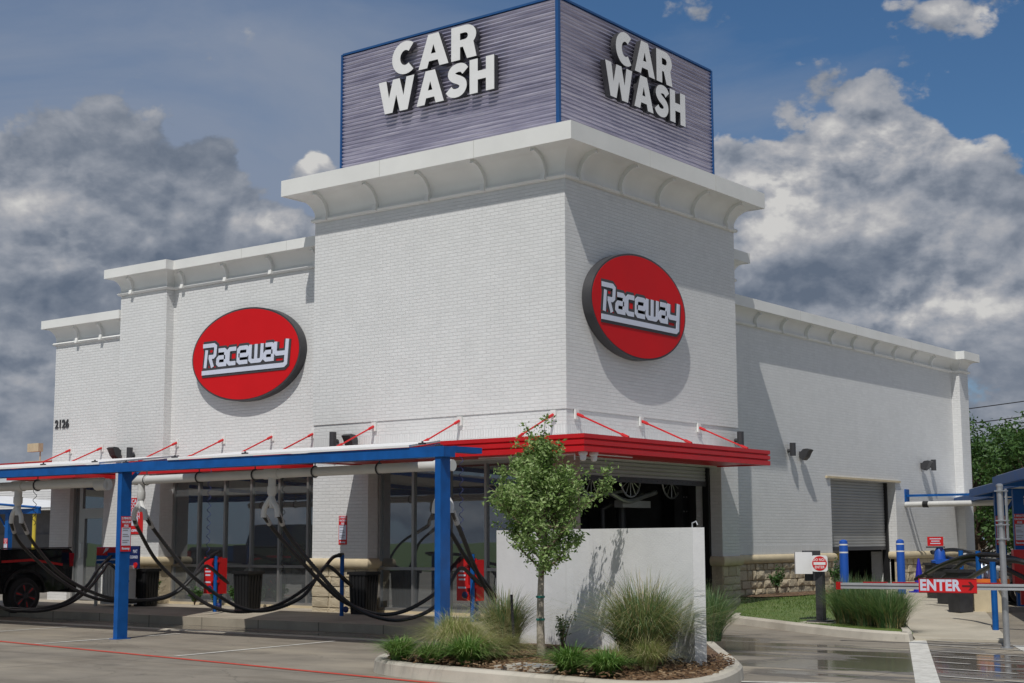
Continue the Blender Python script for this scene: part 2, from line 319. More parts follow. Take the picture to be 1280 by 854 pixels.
# ------------------------------------------------------------------ mesh building
class MB:
    def __init__(s): s.v = []; s.f = []; s.m = []; s.cur = 0
    def add(s, vs, fs):
        o = len(s.v); s.v += [tuple(map(float, p)) for p in vs]
        s.f += [tuple(i+o for i in f) for f in fs]; s.m += [s.cur]*len(fs)
    def mat(s, i): s.cur = i; return s
    def box(s, x0, x1, y0, y1, z0, z1):
        v = [(x, y, z) for z in (z0, z1) for y in (y0, y1) for x in (x0, x1)]
        s.add(v, [(0, 2, 3, 1), (4, 5, 7, 6), (0, 1, 5, 4), (2, 6, 7, 3), (0, 4, 6, 2), (1, 3, 7, 5)]); return s
    def obox(s, c, ax, ay, az, hx, hy, hz):
        c = Vector(c); ax, ay, az = Vector(ax), Vector(ay), Vector(az)
        v = [c+ax*hx*i+ay*hy*j+az*hz*k for k in (-1, 1) for j in (-1, 1) for i in (-1, 1)]
        s.add(v, [(0, 2, 3, 1), (4, 5, 7, 6), (0, 1, 5, 4), (2, 6, 7, 3), (0, 4, 6, 2), (1, 3, 7, 5)]); return s
    def prism(s, poly, w0, w1, fm, caps=True):
        n = len(poly); a = [fm(u, v, w0) for u, v in poly]; b = [fm(u, v, w1) for u, v in poly]
        fs = [(i, (i+1) % n, n+(i+1) % n, n+i) for i in range(n)]
        if caps: fs += [tuple(range(n))[::-1], tuple(range(n, 2*n))]
        s.add(a+b, fs); return s
    def ribbon(s, pts, t, w0, w1, fm):
        pts = [Vector(p) for p in pts]; n = len(pts); l = []; r = []
        for i in range(n):
            d1 = (pts[i]-pts[i-1]).normalized() if i else None
            d2 = (pts[i+1]-pts[i]).normalized() if i < n-1 else None
            d1 = d1 or d2; d2 = d2 or d1
            n1 = Vector((-d1.y, d1.x)); n2 = Vector((-d2.y, d2.x)); m = (n1+n2)
            k = min(2.2, 2/max(m.length_squared, .3)); o = m*k*t/2
            l.append(pts[i]+o); r.append(pts[i]-o)
        vs = [fm(*p, w) for w in (w0, w1) for p in l] ; vs = []
        for w in (w0, w1): vs += [fm(p.x, p.y, w) for p in l]+[fm(p.x, p.y, w) for p in r]
        fs = []; q = 2*n
        for i in range(n-1):
            fs.append((q+i, q+i+1, q+n+i+1, q+n+i)); fs.append((i, n+i, n+i+1, i+1))
            fs.append((i, i+1, q+i+1, q+i)); fs.append((n+i, q+n+i, q+n+i+1, n+i+1))
        fs.append((0, q, q+n, n)); fs.append((n-1, 2*n-1, q+2*n-1, q+n-1))
        s.add(vs, fs); return s
    def tube(s, pts, r, n=8, r1=None, caps=True):
        pts = [Vector(p) for p in pts]; k = len(pts); vs = []
        rr = r if isinstance(r, (list, tuple)) else [r+((r1 if r1 is not None else r)-r)*i/max(1, k-1) for i in range(k)]
        d = (pts[1]-pts[0]).normalized(); up = Vector((0, 0, 1)) if abs(d.z) < .9 else Vector((1, 0, 0))
        u = d.cross(up).normalized()
        for i in range(k):
            d = ((pts[min(i+1, k-1)]-pts[max(i-1, 0)])).normalized()
            u = (u-d*u.dot(d)).normalized(); w = d.cross(u)
            vs += [pts[i]+(u*math.cos(2*PI*j/n)+w*math.sin(2*PI*j/n))*rr[i] for j in range(n)]
        fs = [(i*n+j, i*n+(j+1) % n, (i+1)*n+(j+1) % n, (i+1)*n+j) for i in range(k-1) for j in range(n)]
        if caps: fs += [tuple(range(n))[::-1], tuple(range((k-1)*n, k*n))]
        s.add(vs, fs); return s
    def lathe(s, prof, c, ax=(0, 0, 1), n=16):
        ax = Vector(ax).normalized(); c = Vector(c); up = Vector((0, 0, 1)) if abs(ax.z) < .9 else Vector((1, 0, 0))
        u = ax.cross(up).normalized(); w = ax.cross(u); k = len(prof); vs = []
        for (r, h) in prof: vs += [c+ax*h+(u*math.cos(2*PI*j/n)+w*math.sin(2*PI*j/n))*max(r, 1e-4) for j in range(n)]
        fs = [(i*n+j, i*n+(j+1) % n, (i+1)*n+(j+1) % n, (i+1)*n+j) for i in range(k-1) for j in range(n)]
        fs += [tuple(range(n))[::-1], tuple(range((k-1)*n, k*n))]
        s.add(vs, fs); return s
    def sweep(s, path, prof, closed=True):
        """profile (outward, z) along a plan polyline; outward = right of travel"""
        P = [Vector(p) for p in path]; n = len(P); vs = []; k = len(prof)
        for i in range(n):
            d1 = (P[i]-P[i-1]).normalized() if i else (P[1]-P[0]).normalized()
            d2 = (P[i+1]-P[i]).normalized() if i < n-1 else d1
            n1 = Vector((d1.y, -d1.x)); n2 = Vector((d2.y, -d2.x)); o = (n1+n2)/(1+n1.dot(n2))
            vs += [(P[i].x+o.x*d, P[i].y+o.y*d, z) for d, z in prof]
        fs = []
        for i in range(n-1):
            for j in range(k if closed else k-1):
                j2 = (j+1) % k; fs.append((i*k+j, i*k+j2, (i+1)*k+j2, (i+1)*k+j))
        if closed: fs += [tuple(range(k)), tuple(range((n-1)*k, n*k))[::-1]]
        s.add(vs, fs); return s
    def build(s, name, mats, parent=None, origin=None, smooth=False):
        if origin is None: origin = ORG[parent.name] if parent else (0, 0, 0)
        ox, oy, oz = origin
        me = bpy.data.meshes.new(name)
        me.from_pydata([(x-ox, y-oy, z-oz) for x, y, z in s.v], [], s.f)
        for m in (mats if isinstance(mats, (list, tuple)) else [mats]): me.materials.append(m)
        me.polygons.foreach_set('material_index', s.m)
        if smooth is True: me.polygons.foreach_set('use_smooth', [True]*len(s.f))
        me.update()
        import bmesh
        if len(s.f) < 60000:
            bm = bmesh.new(); bm.from_mesh(me); bmesh.ops.recalc_face_normals(bm, faces=bm.faces); bm.to_mesh(me); bm.free()
        o = bpy.data.objects.new(name, me); C.objects.link(o)
        if smooth == 'auto':
            me.polygons.foreach_set('use_smooth', [True]*len(me.polygons)); me.set_sharp_from_angle(angle=math.radians(35))
        if parent: o.parent = parent
        else: o.location = origin
        ORG[o.name] = tuple(origin)
        return o
ORG = {}
def tag(o, label=None, cat=None, group=None, kind=None):
    if label: o['label'] = label
    if cat: o['category'] = cat
    if group: o['group'] = group
    if kind: o['kind'] = kind
    return o
def thing(name, label, cat, loc, group=None):
    o = bpy.data.objects.new(name, None); C.objects.link(o); o.location = loc; o.empty_display_size = .2
    ORG[o.name] = tuple(loc); return tag(o, label, cat, group)
def struct(name, mb, m, kind='structure', **k):
    o = mb.build(name, m, **k); o['kind'] = kind; return o
def copy_tree(o, loc=None, rz=None, label=None, parent=None):
    c = o.copy(); C.objects.link(c)
    if parent: c.parent = parent
    if loc is not None: c.location = loc
    if rz is not None: c.rotation_euler = (0, 0, rz)
    if label: c['label'] = label
    for ch in o.children: copy_tree(ch, parent=c)
    return c
def cr(pts, k=6):
    P = [Vector(p) for p in pts]; P = [P[0]*2-P[1]]+P+[P[-1]*2-P[-2]]; out = []
    for i in range(1, len(P)-2):
        for j in range(k):
            t = j/k; a, b, c, d = P[i-1:i+3]
            out.append(.5*((2*b)+(c-a)*t+(2*a-5*b+4*c-d)*t*t+(3*b-a-3*c+d)*t**3))
    return out+[P[-2]]
def FR(x, y, z):       # a sheet facing -Y (the front): u to +X, v up, w towards the viewer
    return lambda u, v, w: (x+u, y-w, z+v)
def RT(x, y, z):       # a sheet facing +X (the right flank): u to +Y
    return lambda u, v, w: (x+w, y+u, z+v)
def OB(x, y, z, ang):  # a sheet turned about the vertical: ang = heading of u
    c, s_ = math.cos(ang), math.sin(ang)
    return lambda u, v, w: (x+c*u+s_*w, y+s_*u-c*w, z+v)
def text(mb, s, size, fm, w=0., ext=.004, bold=0., align='CENTER', squeeze=1.):
    cu = bpy.data.curves.new('t', 'FONT'); cu.body = s; cu.size = size; cu.align_x = align; cu.align_y = 'CENTER'
    cu.extrude = ext; cu.offset = bold; cu.resolution_u = 3; cu.space_character = 1.05
    o = bpy.data.objects.new('t', cu); C.objects.link(o)
    dg = bpy.context.evaluated_depsgraph_get(); me = bpy.data.meshes.new_from_object(o.evaluated_get(dg))
    mb.add([fm(v.co.x*squeeze, v.co.y, w+v.co.z) for v in me.vertices], [tuple(p.vertices) for p in me.polygons])
    bpy.data.objects.remove(o); bpy.data.curves.remove(cu); bpy.data.meshes.remove(me)
def outline(mb, loops, ext, fm, w=0.):
    """filled letter from outer loop + holes, front on slot 0 and returns on slot 1"""
    cu = bpy.data.curves.new('t', 'CURVE'); cu.dimensions = '2D'; cu.fill_mode = 'BOTH'; cu.extrude = ext/2
    for lp in loops:
        sp = cu.splines.new('POLY'); sp.points.add(len(lp)-1); sp.use_cyclic_u = True
        for p, (x, y) in zip(sp.points, lp): p.co = (x, y, 0, 1)
    o = bpy.data.objects.new('t', cu); C.objects.link(o)
    dg = bpy.context.evaluated_depsgraph_get(); me = bpy.data.meshes.new_from_object(o.evaluated_get(dg))
    vs = [fm(v.co.x, v.co.y, w+ext/2+v.co.z) for v in me.vertices]
    fr = [tuple(p.vertices) for p in me.polygons if p.normal.z > .5]; sd = [tuple(p.vertices) for p in me.polygons if p.normal.z <= .5]
    o0 = len(mb.v); mb.v += vs
    for k, ff in ((0, fr), (1, sd)):
        mb.f += [tuple(i+o0 for i in f) for f in ff]; mb.m += [k]*len(ff)
    bpy.data.objects.remove(o); bpy.data.curves.remove(cu); bpy.data.meshes.remove(me)
def arc(cx, cy, rx, ry, a0, a1, n=14):
    return [(cx+rx*math.cos(math.radians(a0+(a1-a0)*i/n)), cy+ry*math.sin(math.radians(a0+(a1-a0)*i/n))) for i in range(n+1)]
def fat(pts, t):
    pts = [Vector(p) for p in pts]; n = len(pts); l = []; r = []
    for i in range(n):
        d = (pts[min(i+1, n-1)]-pts[max(i-1, 0)]).normalized(); o = Vector((-d.y, d.x))*t/2
        l.append(pts[i]+o); r.append(pts[i]-o)
    return [(p.x, p.y) for p in l]+[(p.x, p.y) for p in r[::-1]]

def hz(y):
    t = min(1, max(0, (y-1.5)/6)); return .2*t*t*(3-2*t)

# ------------------------------------------------------------------ the setting
def sheet(xs, ys, dz=0., hf=hz):
    b = MB(); v = [(x, y, hf(y)+dz) for y in ys for x in xs]; n = len(xs)
    b.add(v, [(j*n+i, j*n+i+1, (j+1)*n+i+1, (j+1)*n+i) for j in range(len(ys)-1) for i in range(n-1)]); return b
struct('ground', sheet([-400, -120, -60, -30, -15, 0, 15, 30, 60, 120, 400], [-400, -100, -40, -20, -10, -5, 0]+[1.5+.5*i for i in range(13)]+[12, 20, 40, 100, 400]), M['lot'])
# front pavement with a real kerb, broken into bays
wk = MB()
wk.box(-16.4, 1.45, -2.76, .28, -.05, .15); wk.box(-16.4, -6.3, .28, .87, -.05, .1495)
struct('pavement', wk, M['walk'])
gb = MB(); gb.box(-40, 1.2, -3.98, -3.72, -.05, .004); struct('gutter', gb, M['concrete'])
# painted lines
rl = MB()
def gline(mb, a, b, w, z=.006):
    a, b = Vector(a), Vector(b); d = (b-a).normalized(); n = Vector((-d.y, d.x))*w/2
    k = max(1, int((b-a).length/.5)); P = [a+(b-a)*i/k for i in range(k+1)]
    vs = []
    for p in P:
        for q in (p+n, p-n): vs.append((q.x, q.y, hz(q.y)+z))
    mb.add(vs, [(2*i, 2*i+1, 2*i+3, 2*i+2) for i in range(k)])
gline(rl, (-20, -5.85), (-5.6, -7.45), .10); gline(rl, (-5.6, -7.45), (5.2, -8.84), .10)
struct('red_line', rl, M['lred'])
wl = MB()
for a, b in (((-11.2, -7.0), (-11.4, -4.15)), ((-7.75, -7.2), (-8.02, -4.15)), ((-4.6, -7.5), (-4.72, -4.6)), ((-.94, -7.85), (-1.27, -4.45)), ((2.3, -6.6), (2.1, -4.45))):
    gline(wl, a, b, .085)
e1, e2 = (5.97, .78), (8.85, -5.95)
gline(wl, e1, e2, .26)
gline(wl, (7.62, .45), (9.6, -3.6), .16)
gline(wl, (8.85, -5.95), (6.6, -6.9), .12, .009); gline(wl, (8.85, -5.95), (11.2, -7.0), .12, .009)
struct('white_lines', wl, M['lwhite'])
wl = MB(); rh = random.Random(4)
for k in range(7):
    f = .03+k*.135+rh.uniform(-.02, .02); a = (e1[0]+(e2[0]-e1[0])*f+.14, e1[1]+(e2[1]-e1[1])*f+.05); q = a[0]
    while q < a[0]+1.9:
        ln = rh.uniform(.35, 1.1); yy = a[1]-.2*(q-a[0])
        gline(wl, (q, yy), (min(q+ln, a[0]+2), yy-.2*ln), .08, .009); q += ln+rh.uniform(.0, .22)
M['lworn'] = paintline_mat('worn_line_paint', (.62, .61, .56), (.27, .25, .22), .60)
struct('hatch_lines', wl, M['lworn'])
# side pavement, a slab along the slanting row
dD = Vector((-.455, .89)); 
def pave(mb, poly, z0, z1):
    n = len(poly); a = [(x, y, hz(y)+z0) for x, y in poly]; b = [(x, y, hz(y)+z1) for x, y in poly]
    mb.add(a+b, [(i, (i+1) % n, n+(i+1) % n, n+i) for i in range(n)]+[tuple(range(n, 2*n))])
sw = MB()
LE = [(6.0, .62), (5.0, 2.7), (4.0, 4.9), (3.2, 6.5), (1.15, 10.6), (-.5, 13.2), (-.5, 20.4)]
RE = [(7.3, 1.0), (6.45, 3.0), (5.5, 5.2), (4.75, 6.9), (2.9, 10.9), (1.6, 13.6), (-.5, 20.45)]
for i in range(len(LE)-1): pave(sw, [LE[i], RE[i], RE[i+1], LE[i+1]], -.08, .035)
struct('side_pavement', sw, M['walkR'])
# lawn with kerb
LP = [(.02, 6.24), (1.5, 2.95), (2.1, 2.62), (2.9, 2.12), (3.7, 1.55), (4.95, .72), (5.75, .42), (5.98, .62), (5.0, 2.7), (4.0, 4.9), (3.2, 6.5), (1.15, 10.6), (-.79, 11.3), (-.79, 7.1), (-.55, 7.1), (-.55, 6.24)]
kb = MB()
def kerb(mb, pts, w, zt, zb=-.05, hf=hz, lip=.03):
    P = [Vector(p) for p in pts]; n = len(P); vs = []
    for i in range(n):
        d = (P[min(i+1, n-1)]-P[max(i-1, 0)]).normalized(); o = Vector((d.y, -d.x)); h = hf(P[i].y)
        for q, z in ((0, zb), (0, .0), (-.018, zt-lip), (-.018-lip, zt), (-w, zt), (-w, zb)):
            r = P[i]+o*q; vs.append((r.x, r.y, h+z if z != zb else zb))
    k = 6; fs = [(i*k+j, i*k+j+1, (i+1)*k+j+1, (i+1)*k+j) for i in range(n-1) for j in range(k-1)]
    fs += [tuple(range(k)), tuple(range((n-1)*k, n*k))[::-1]]; mb.add(vs, fs)
kerb(kb, cr([(1.35, 3.35), (1.62, 2.82), (2.1, 2.52), (2.9, 2.02), (3.7, 1.45), (4.95, .62), (5.75, .32), (6.02, .5), (5.1, 2.5), (4.1, 4.7)], 4), .16, .14)
struct('kerb', kb, M['concrete'])
lw = MB(); lw.add([(x, y, hz(y)+.105) for x, y in LP], [tuple(range(len(LP)))])
struct('lawn', lw, M['lawn'])
gr = MB(); rg = random.Random(3)
def inpoly(x, y, P):
    c = False; j = len(P)-1
    for i in range(len(P)):
        if (P[i][1] > y) != (P[j][1] > y) and x < (P[j][0]-P[i][0])*(y-P[i][1])/(P[j][1]-P[i][1])+P[i][0]: c = not c
        j = i
    return c
k = 0
while k < 9000:
    x, y = rg.uniform(-.4, 4.6), rg.uniform(.9, 9.5)
    if not inpoly(x, y, LP): continue
    if x < .35 and y > 6.8: continue
    k += 1; a = rg.uniform(0, 2*PI); h = rg.uniform(.02, .05); z = hz(y)+.103
    gr.add([(x+.008*math.cos(a), y+.008*math.sin(a), z), (x-.008*math.cos(a), y-.008*math.sin(a), z), (x+rg.uniform(-.02, .02), y+rg.uniform(-.02, .02), z+h)], [(0, 1, 2)])
struct('grass', gr, M['lawn'], 'stuff')
mb = MB(); mp = [(-.78, 7.1), (-.1, 7.0), (.25, 8.0), (.3, 10.0), (.1, 11.4), (-.78, 11.4)]
mb.add([(x, y, hz(y)+.125) for x, y in mp], [tuple(range(6))]); struct('mulch_strip', mb, M['mulch'])
# planted island in the foreground
IS = [(2.2, -6.6), (2.42, -7.45), (2.95, -8.12), (3.7, -8.42), (4.6, -8.55), (5.9, -8.72), (6.75, -8.82), (7.25, -8.55), (7.42, -7.95), (7.2, -7.1), (6.8, -6.2), (6.2, -5.3), (5.4, -4.15), (4.55, -2.95), (3.9, -2.4), (3.0, -2.5), (2.3, -3.2), (2.05, -4.6)]
ISc = cr(IS+[IS[0]], 4)
ki = MB(); kerb(ki, [(p.x, p.y) for p in ISc], .17, .155, hf=lambda y: 0)
struct('island_kerb', ki, M['concrete'])
mu = MB(); pts = [(p.x, p.y) for p in ISc[:-1]]; cx, cy = 4.8, -6.2
rings = []
for q in (1., .93, .8, .6, .35):
    rings.append([(cx+(x-cx)*q*.975, cy+(y-cy)*q*.975, .12+.09*(1-q**2)+random.uniform(-.012, .012)) for x, y in pts])
n = len(pts); mu.add([p for r in rings for p in r], [(a*n+i, a*n+(i+1) % n, (a+1)*n+(i+1) % n, (a+1)*n+i) for a in range(4) for i in range(n)]+[tuple(range(4*n, 5*n))])
struct('mulch_bed', mu, M['mulch'], smooth=True)
ch = MB(); rc = random.Random(5)
k = 0
while k < 2600:
    x, y = rc.uniform(2.2, 7.3), rc.uniform(-8.7, -5.6)
    if not inpoly(x, y, [(cx+(a-cx)*.94, cy+(b-cy)*.94) for a, b in pts]): continue
    k += 1; a = rc.uniform(0, PI); q = Vector((math.cos(a), math.sin(a), rc.uniform(-.3, .3))); l = rc.uniform(.012, .035)
    ch.obox((x, y, .20+rc.uniform(-.04, .012)), q.normalized(), Vector((-q.y, q.x, 0)).normalized(), (0, 0, 1), l, l*.28, .005)
M['chip'] = leaf_mat('wood_chip', [(.06, .03, .015), (.16, .09, .045), (.26, .16, .09), (.40, .29, .18)], 0.)
struct('wood_chips', ch, M['chip'], 'stuff')
vb = MB(); vb.box(4.86, 5.62, -8.28, -7.78, .14, .185).mat(1).box(5.02, 5.46, -8.19, -7.90, .185, .19)
tag(vb.build('valve_cover', [M['concrete'], M['galv']], origin=(5.24, -8, .17)), 'flat concrete utility box with grey steel lid beside the tree on the island', 'utility box')

# ------------------------------------------------------------------ the car wash building
B = thing('car_wash_building', 'white painted brick car wash building with a tall square corner tower and bracketed cornices', 'building', (-4, 3, 0))
def stone_face(fm, u0, u1, z0, z1, dep, seed, rough=.022, sizes=(.22, .5), rows=(.12, .22)):
    """squared rubble: separate irregular stones in courses, set back mortar behind"""
    r = random.Random(seed); z = z0; mb = MB()
    mb.prism([(u0, z0), (u1, z0), (u1, z1), (u0, z1)], -dep, -.012, fm)
    while z < z1-.03:
        h = min(r.uniform(*rows), z1-z)
        if z1-z-h < .07: h = z1-z
        u = u0
        while u < u1-.02:
            w = min(r.uniform(*sizes), u1-u)
            if u1-u-w < .1: w = u1-u
            g = .006; o = r.uniform(.004, rough)
            j = lambda: r.uniform(-.006, .006)
            a = [(u+g, z+g), (u+w-g, z+g), (u+w-g, z+h-g), (u+g, z+h-g)]
            q = [(u+g+.015+j(), z+g+.012+j()), (u+w/2+j(), z+g+.004), (u+w-g-.015+j(), z+g+.012+j()), (u+w-g-.004, z+h/2), (u+w-g-.015+j(), z+h-g-.012+j()), (u+w/2+j(), z+h-g-.004), (u+g+.015+j(), z+h-g-.012+j()), (u+g+.004, z+h/2)]
            vs = [fm(x, y, -.012) for x, y in a]+[fm(x, y, o+r.uniform(-.006, .006)) for x, y in q]+[fm(u+w/2+j()*4, z+h/2+j()*3, o+r.uniform(-.004, rough*.8))]
            mb.add(vs, [(0, 1, 6, 5, 4), (1, 2, 8, 7, 6), (2, 3, 10, 9, 8), (3, 0, 4, 11, 10)]+[(4+i, 4+(i+1) % 8, 12) for i in range(8)])
            u += w
        z += h
    mb.build('stone_base', M['stone'], B)
def capstone(path, z0=1.0, z1=1.19, o=.085):
    mb = MB()
    prof = [(-.02, z0), (o*.45, z0), (o*.8, z0+.03), (o, z0+.075), (o*.98, z0+.12), (o*.75, z0+.165), (o*.35, z1), (-.02, z1)]
    mb.sweep(path, prof); mb.build('capstone', M['cap'], B, smooth='auto')
# --- tower
w = MB(); w.box(-6.28, 0, 0, 6.2, 3.84, 8.3)
w.box(-6.26, -.02, .02, 6.18, 3.56, 3.84) ; w.box(-6.26, -.02, .02, 6.18, 3.0, 3.36)
tower = w.build('tower_wall', M['brick'], B)
w = MB(); w.box(-6.262, -.018, .018, 6.182, 3.36, 3.56); w.build('soldier_course', M['soldier'], tower)
for bx_ in ((-6.26, -4.76, .02, .42, 1.19, 3.0), (-.62, -.02, 5.47, 6.18, 1.19, 3.0)): w = MB(); w.box(*bx_); w.build('pier', M['brick'], tower)
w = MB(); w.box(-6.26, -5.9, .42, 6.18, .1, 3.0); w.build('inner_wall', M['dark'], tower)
capstone( [(-6.26, .3), (-6.26, .02), (-4.76, .02), (-4.76, .4)]); capstone([(-.6, 5.47), (-.02, 5.47), (-.02, 6.2)])
stone_face(FR(-6.26, .03, 0), 0, 1.5, .1, 1.0, .38, 1)
stone_face(lambda u, v, w_: (-4.77+w_, .03+u, v), 0, .38, .1, 1.0, .3, 2, .012)
stone_face(RT(-.03, 5.47, 0), 0, .72, .02, 1.0, .5, 3); stone_face(FR(-.62, 5.48, 0), 0, .58, .02, 1.0, .2, 4, .012)
# --- front wing with pilaster, and the low end block
w = MB(); w.box(-11.55, -6.28, .75, 6.4, 3.0, 7.75); w.box(-13.2, -11.55, .53, 6.4, 3.0, 7.75); w.box(-15.96, -13.2, .75, 6.4, 3.0, 6.8)
w.box(-13.2, -11.6, .53, .92, 1.19, 3.0); w.box(-15.96, -15.2, .75, .95, .12, 3.0); w.box(-13.9, -13.2, .75, .95, .12, 3.0); w.box(-15.96, -15.6, .95, 6.4, .1, 3.0)
wing = w.build('front_wing_wall', M['brick'], B)
capstone([(-13.2, .75), (-13.2, .53), (-11.6, .53), (-11.6, .9)]); stone_face(FR(-13.2, .54, 0), 0, 1.6, .1, 1.0, .36, 5); stone_face(lambda u, v, w_: (-11.61+w_, .54+u, v), 0, .37, .1, 1.0, .3, 6, .012)
# --- right wing
w = MB(); w.box(-6, -.6, 6.2, 7.2, .05, 7.6); w.box(-6, -.85, 7.2, 20.9, 3.0, 6.7)
w.box(-1.3, -.85, 7.2, 12.32, 1.19, 3.0); w.box(-1.3, -.85, 16.24, 20.54, 1.19, 3.0); w.box(-2.4, -.6, 20.54, 21.2, 1.19, 6.7); w.box(-1.6, -.95, 7.2, 12.32, .0, 1.19); w.box(-1.6, -.95, 16.24, 21.1, .0, 1.19)
rw = w.build('right_wing_wall', M['brick'], B)
for ya, yb in ((7.21, 12.31), (16.25, 20.53)): w = MB(); w.box(-.9, -.846, ya, yb, 1.192, 1.4); w.build('soldier_course', M['soldier'], rw)
w = MB(); w.box(-1.25, -.80, 12.05, 16.5, 3.002, 3.05); w.build('door_lintel', M['cap'], rw)
capstone([(-.6, 6.2), (-.6, 7.2), (-.85, 7.2), (-.85, 12.32), (-1.1, 12.32)]); capstone([(-1.1, 16.24), (-.85, 16.24), (-.85, 20.54), (-.6, 20.54), (-.6, 21.2), (-1.4, 21.2)])
stone_face(RT(-.6, 6.2, 0), 0, 1.0, .05, 1.0, .3, 7)
stone_face(RT(-.86, 7.2, 0), 0, 5.12, .05, 1.0, .2, 8, .05, (.14, .42), (.1, .26)); stone_face(RT(-.86, 16.24, 0), 0, 4.3, .05, 1.0, .2, 9, .04, (.14, .42), (.1, .26))
stone_face(RT(-.6, 20.54, 0), 0, .66, .05, 1.0, .3, 10)
# --- enclosed rooms behind the openings
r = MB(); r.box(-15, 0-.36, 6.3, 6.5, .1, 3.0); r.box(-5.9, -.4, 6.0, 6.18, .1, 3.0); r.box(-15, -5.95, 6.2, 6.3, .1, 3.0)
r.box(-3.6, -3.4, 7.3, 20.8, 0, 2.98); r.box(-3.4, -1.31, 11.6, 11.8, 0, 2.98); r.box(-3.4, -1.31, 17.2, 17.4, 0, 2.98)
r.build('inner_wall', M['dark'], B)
r = MB(); r.box(-15, -.1, .3, 6.0, -.05, .12); r.build('inner_floor', M['midgrey'], B)
# --- cornices: fascia, cove, bead and brackets
def cornice(name, path, zb, zf, zt, o, br):
    prof = [(0, zb-.04), (.05, zb-.035), (.072, zb), (.05, zb+.035), (.012, zb+.045)]
    zc = zb+.05; oc = o-.03
    cove = [(oc-oc*math.cos(a), zc+(zf-zc)*math.sin(a)) for a in [PI/2*i/10 for i in range(11)]]
    cove[0] = (.012, zc)
    prof += cove[1:]+[(oc, zf-.012), (o, zf-.012), (o, zt), (-.25, zt+.01), (-.25, zb)]
    c = MB(); c.sweep(path, prof); co = c.build(name, M['stucco'], B, smooth='auto')
    t = .075
    for (px, py, nx, ny) in br:
        m = MB(); q = [(d+.0, z) for d, z in cove if d < oc-.06]
        q = [(.03, zb-.035)]+q[1:]; inn = [(d+t*math.cos(PI/2*(i/len(q)))+.012, z-t*math.sin(PI/2*(i/len(q)))*.9) for i, (d, z) in enumerate(q)]
        poly = q+inn[::-1]; tx, ty = -ny, nx
        m.prism(poly, -.045, .045, lambda u, v, w_: (px+nx*u+tx*w_, py+ny*u+ty*w_, v))
        m.build('bracket', M['stucco'], co)
    return co
cornice('cornice', [(-6.28, 6.2), (-6.28, 0), (0, 0), (0, 6.2), (-4, 6.2)], 8.04, 8.55, 8.87, .5,
    [(x, 0, 0, -1) for x in (-5.93, -4.56, -3.19, -1.82, -.42)]+[(0, y, 1, 0) for y in (.42, 1.78, 3.12, 4.46, 5.82)])
cornice('cornice', [(-13.2, 5), (-13.2, .53), (-11.55, .53), (-11.55, .75), (-6.285, .75)], 7.30, 7.68, 7.88, .29,
    [(-12.75, .53, 0, -1)]+[(x, .75, 0, -1) for x in (-11.2, -9.75, -8.3, -6.95)])
cornice('cornice', [(-15.96, 5), (-15.96, .75), (-13.205, .75)], 6.36, 6.75, 6.94, .27, [(x, .75, 0, -1) for x in (-15.05, -14.12)])
cornice('cornice', [(-.6, 6.205), (-.6, 7.2), (-3, 7.2)], 7.18, 7.57, 7.78, .29, [])
cornice('cornice', [(-.85, 7.21), (-.85, 20.54), (-.6, 20.54), (-.6, 21.2), (-3, 21.2)], 6.34, 6.66, 6.88, .28, [(-.85, 8.6+1.29*i, 1, 0) for i in range(9)])
M['seam'] = mat('caulked_seam', (.56, .56, .53), .8)
for co_ in [c_ for c_ in B.children if c_.name.startswith('cornice')]:
    for (x, y, z0, z1, fr, o) in ((-4.05, 0, 8.545, 8.868, 1, .5), (-1.7, 0, 8.545, 8.868, 1, .5), (0, 2.1, 8.545, 8.868, 0, .5), (0, 4.6, 8.545, 8.868, 0, .5)) if co_.name == 'cornice' else ((-9.0, .75, 7.675, 7.878, 1, .29), (-7.6, .75, 7.675, 7.878, 1, .29)) if co_.name == 'cornice.001' else ((-.85, 10.4, 6.655, 6.878, 0, .28), (-.85, 13.5, 6.655, 6.878, 0, .28), (-.85, 17.0, 6.655, 6.878, 0, .28)) if co_.name == 'cornice.004' else ():
        w = MB(); w.box(x-.006, x+.006, y-o-.002, y-o+.01, z0, z1) if fr else w.box(x+o-.01, x+o+.002, y-.006, y+.006, z0, z1); w.build('seam', M['seam'], co_)
w = MB(); w.box(-5.9, -.3, .4, 5.9, 8.3, 8.84); w.box(-15.8, -6.3, 1.0, 6.3, 6.5, 6.7); w.build('roof', M['midgrey'], B)
# --- storefront glazing: each window a part, its pane a sub-part
def window(x0, x1, y, z0, z1, mull, trans):
    f = MB(); t = .055; d = .10
    f.box(x0, x1, y, y+d, z0, z0+t); f.box(x0, x1, y, y+d, z1-t, z1)
    xs = [x0+t/2]+list(mull)+[x1-t/2]
    for x in xs: f.box(x-t/2, x+t/2, y-.002, y+d+.002, z0+t, z1-t)
    for a, b in zip(xs, xs[1:]):
        for tz in trans: f.box(a+t/2, b-t/2, y+.001, y+d-.001, tz-t/2, tz+t/2)
    o = f.build('window', M['frame'], B)
    g = MB()
    for a, b in zip(xs, xs[1:]): g.box(a, b, y+.045, y+.055, z0+t*.6, z1-t*.6)
    g.build('pane', M['glass'], o); return o
window(-4.74, -.34, .30, .20, 3.0, (-3.85, -2.95, -2.07, -1.2), (1.0,))
window(-11.6, -6.26, .90, .20, 3.0, (-10.72, -9.86, -9.02, -8.15, -7.30), (1.0,))
w = MB(); w.box(-.34, -.02, .02, .42, .1, 3.0); w.build('corner_post', M['tan'], B)
w = MB(); w.box(-4.76, -.34, .28, .44, .1, .20); w.box(-11.6, -6.28, .86, 1.05, .1, .20); w.build('sill', M['cap'], B)
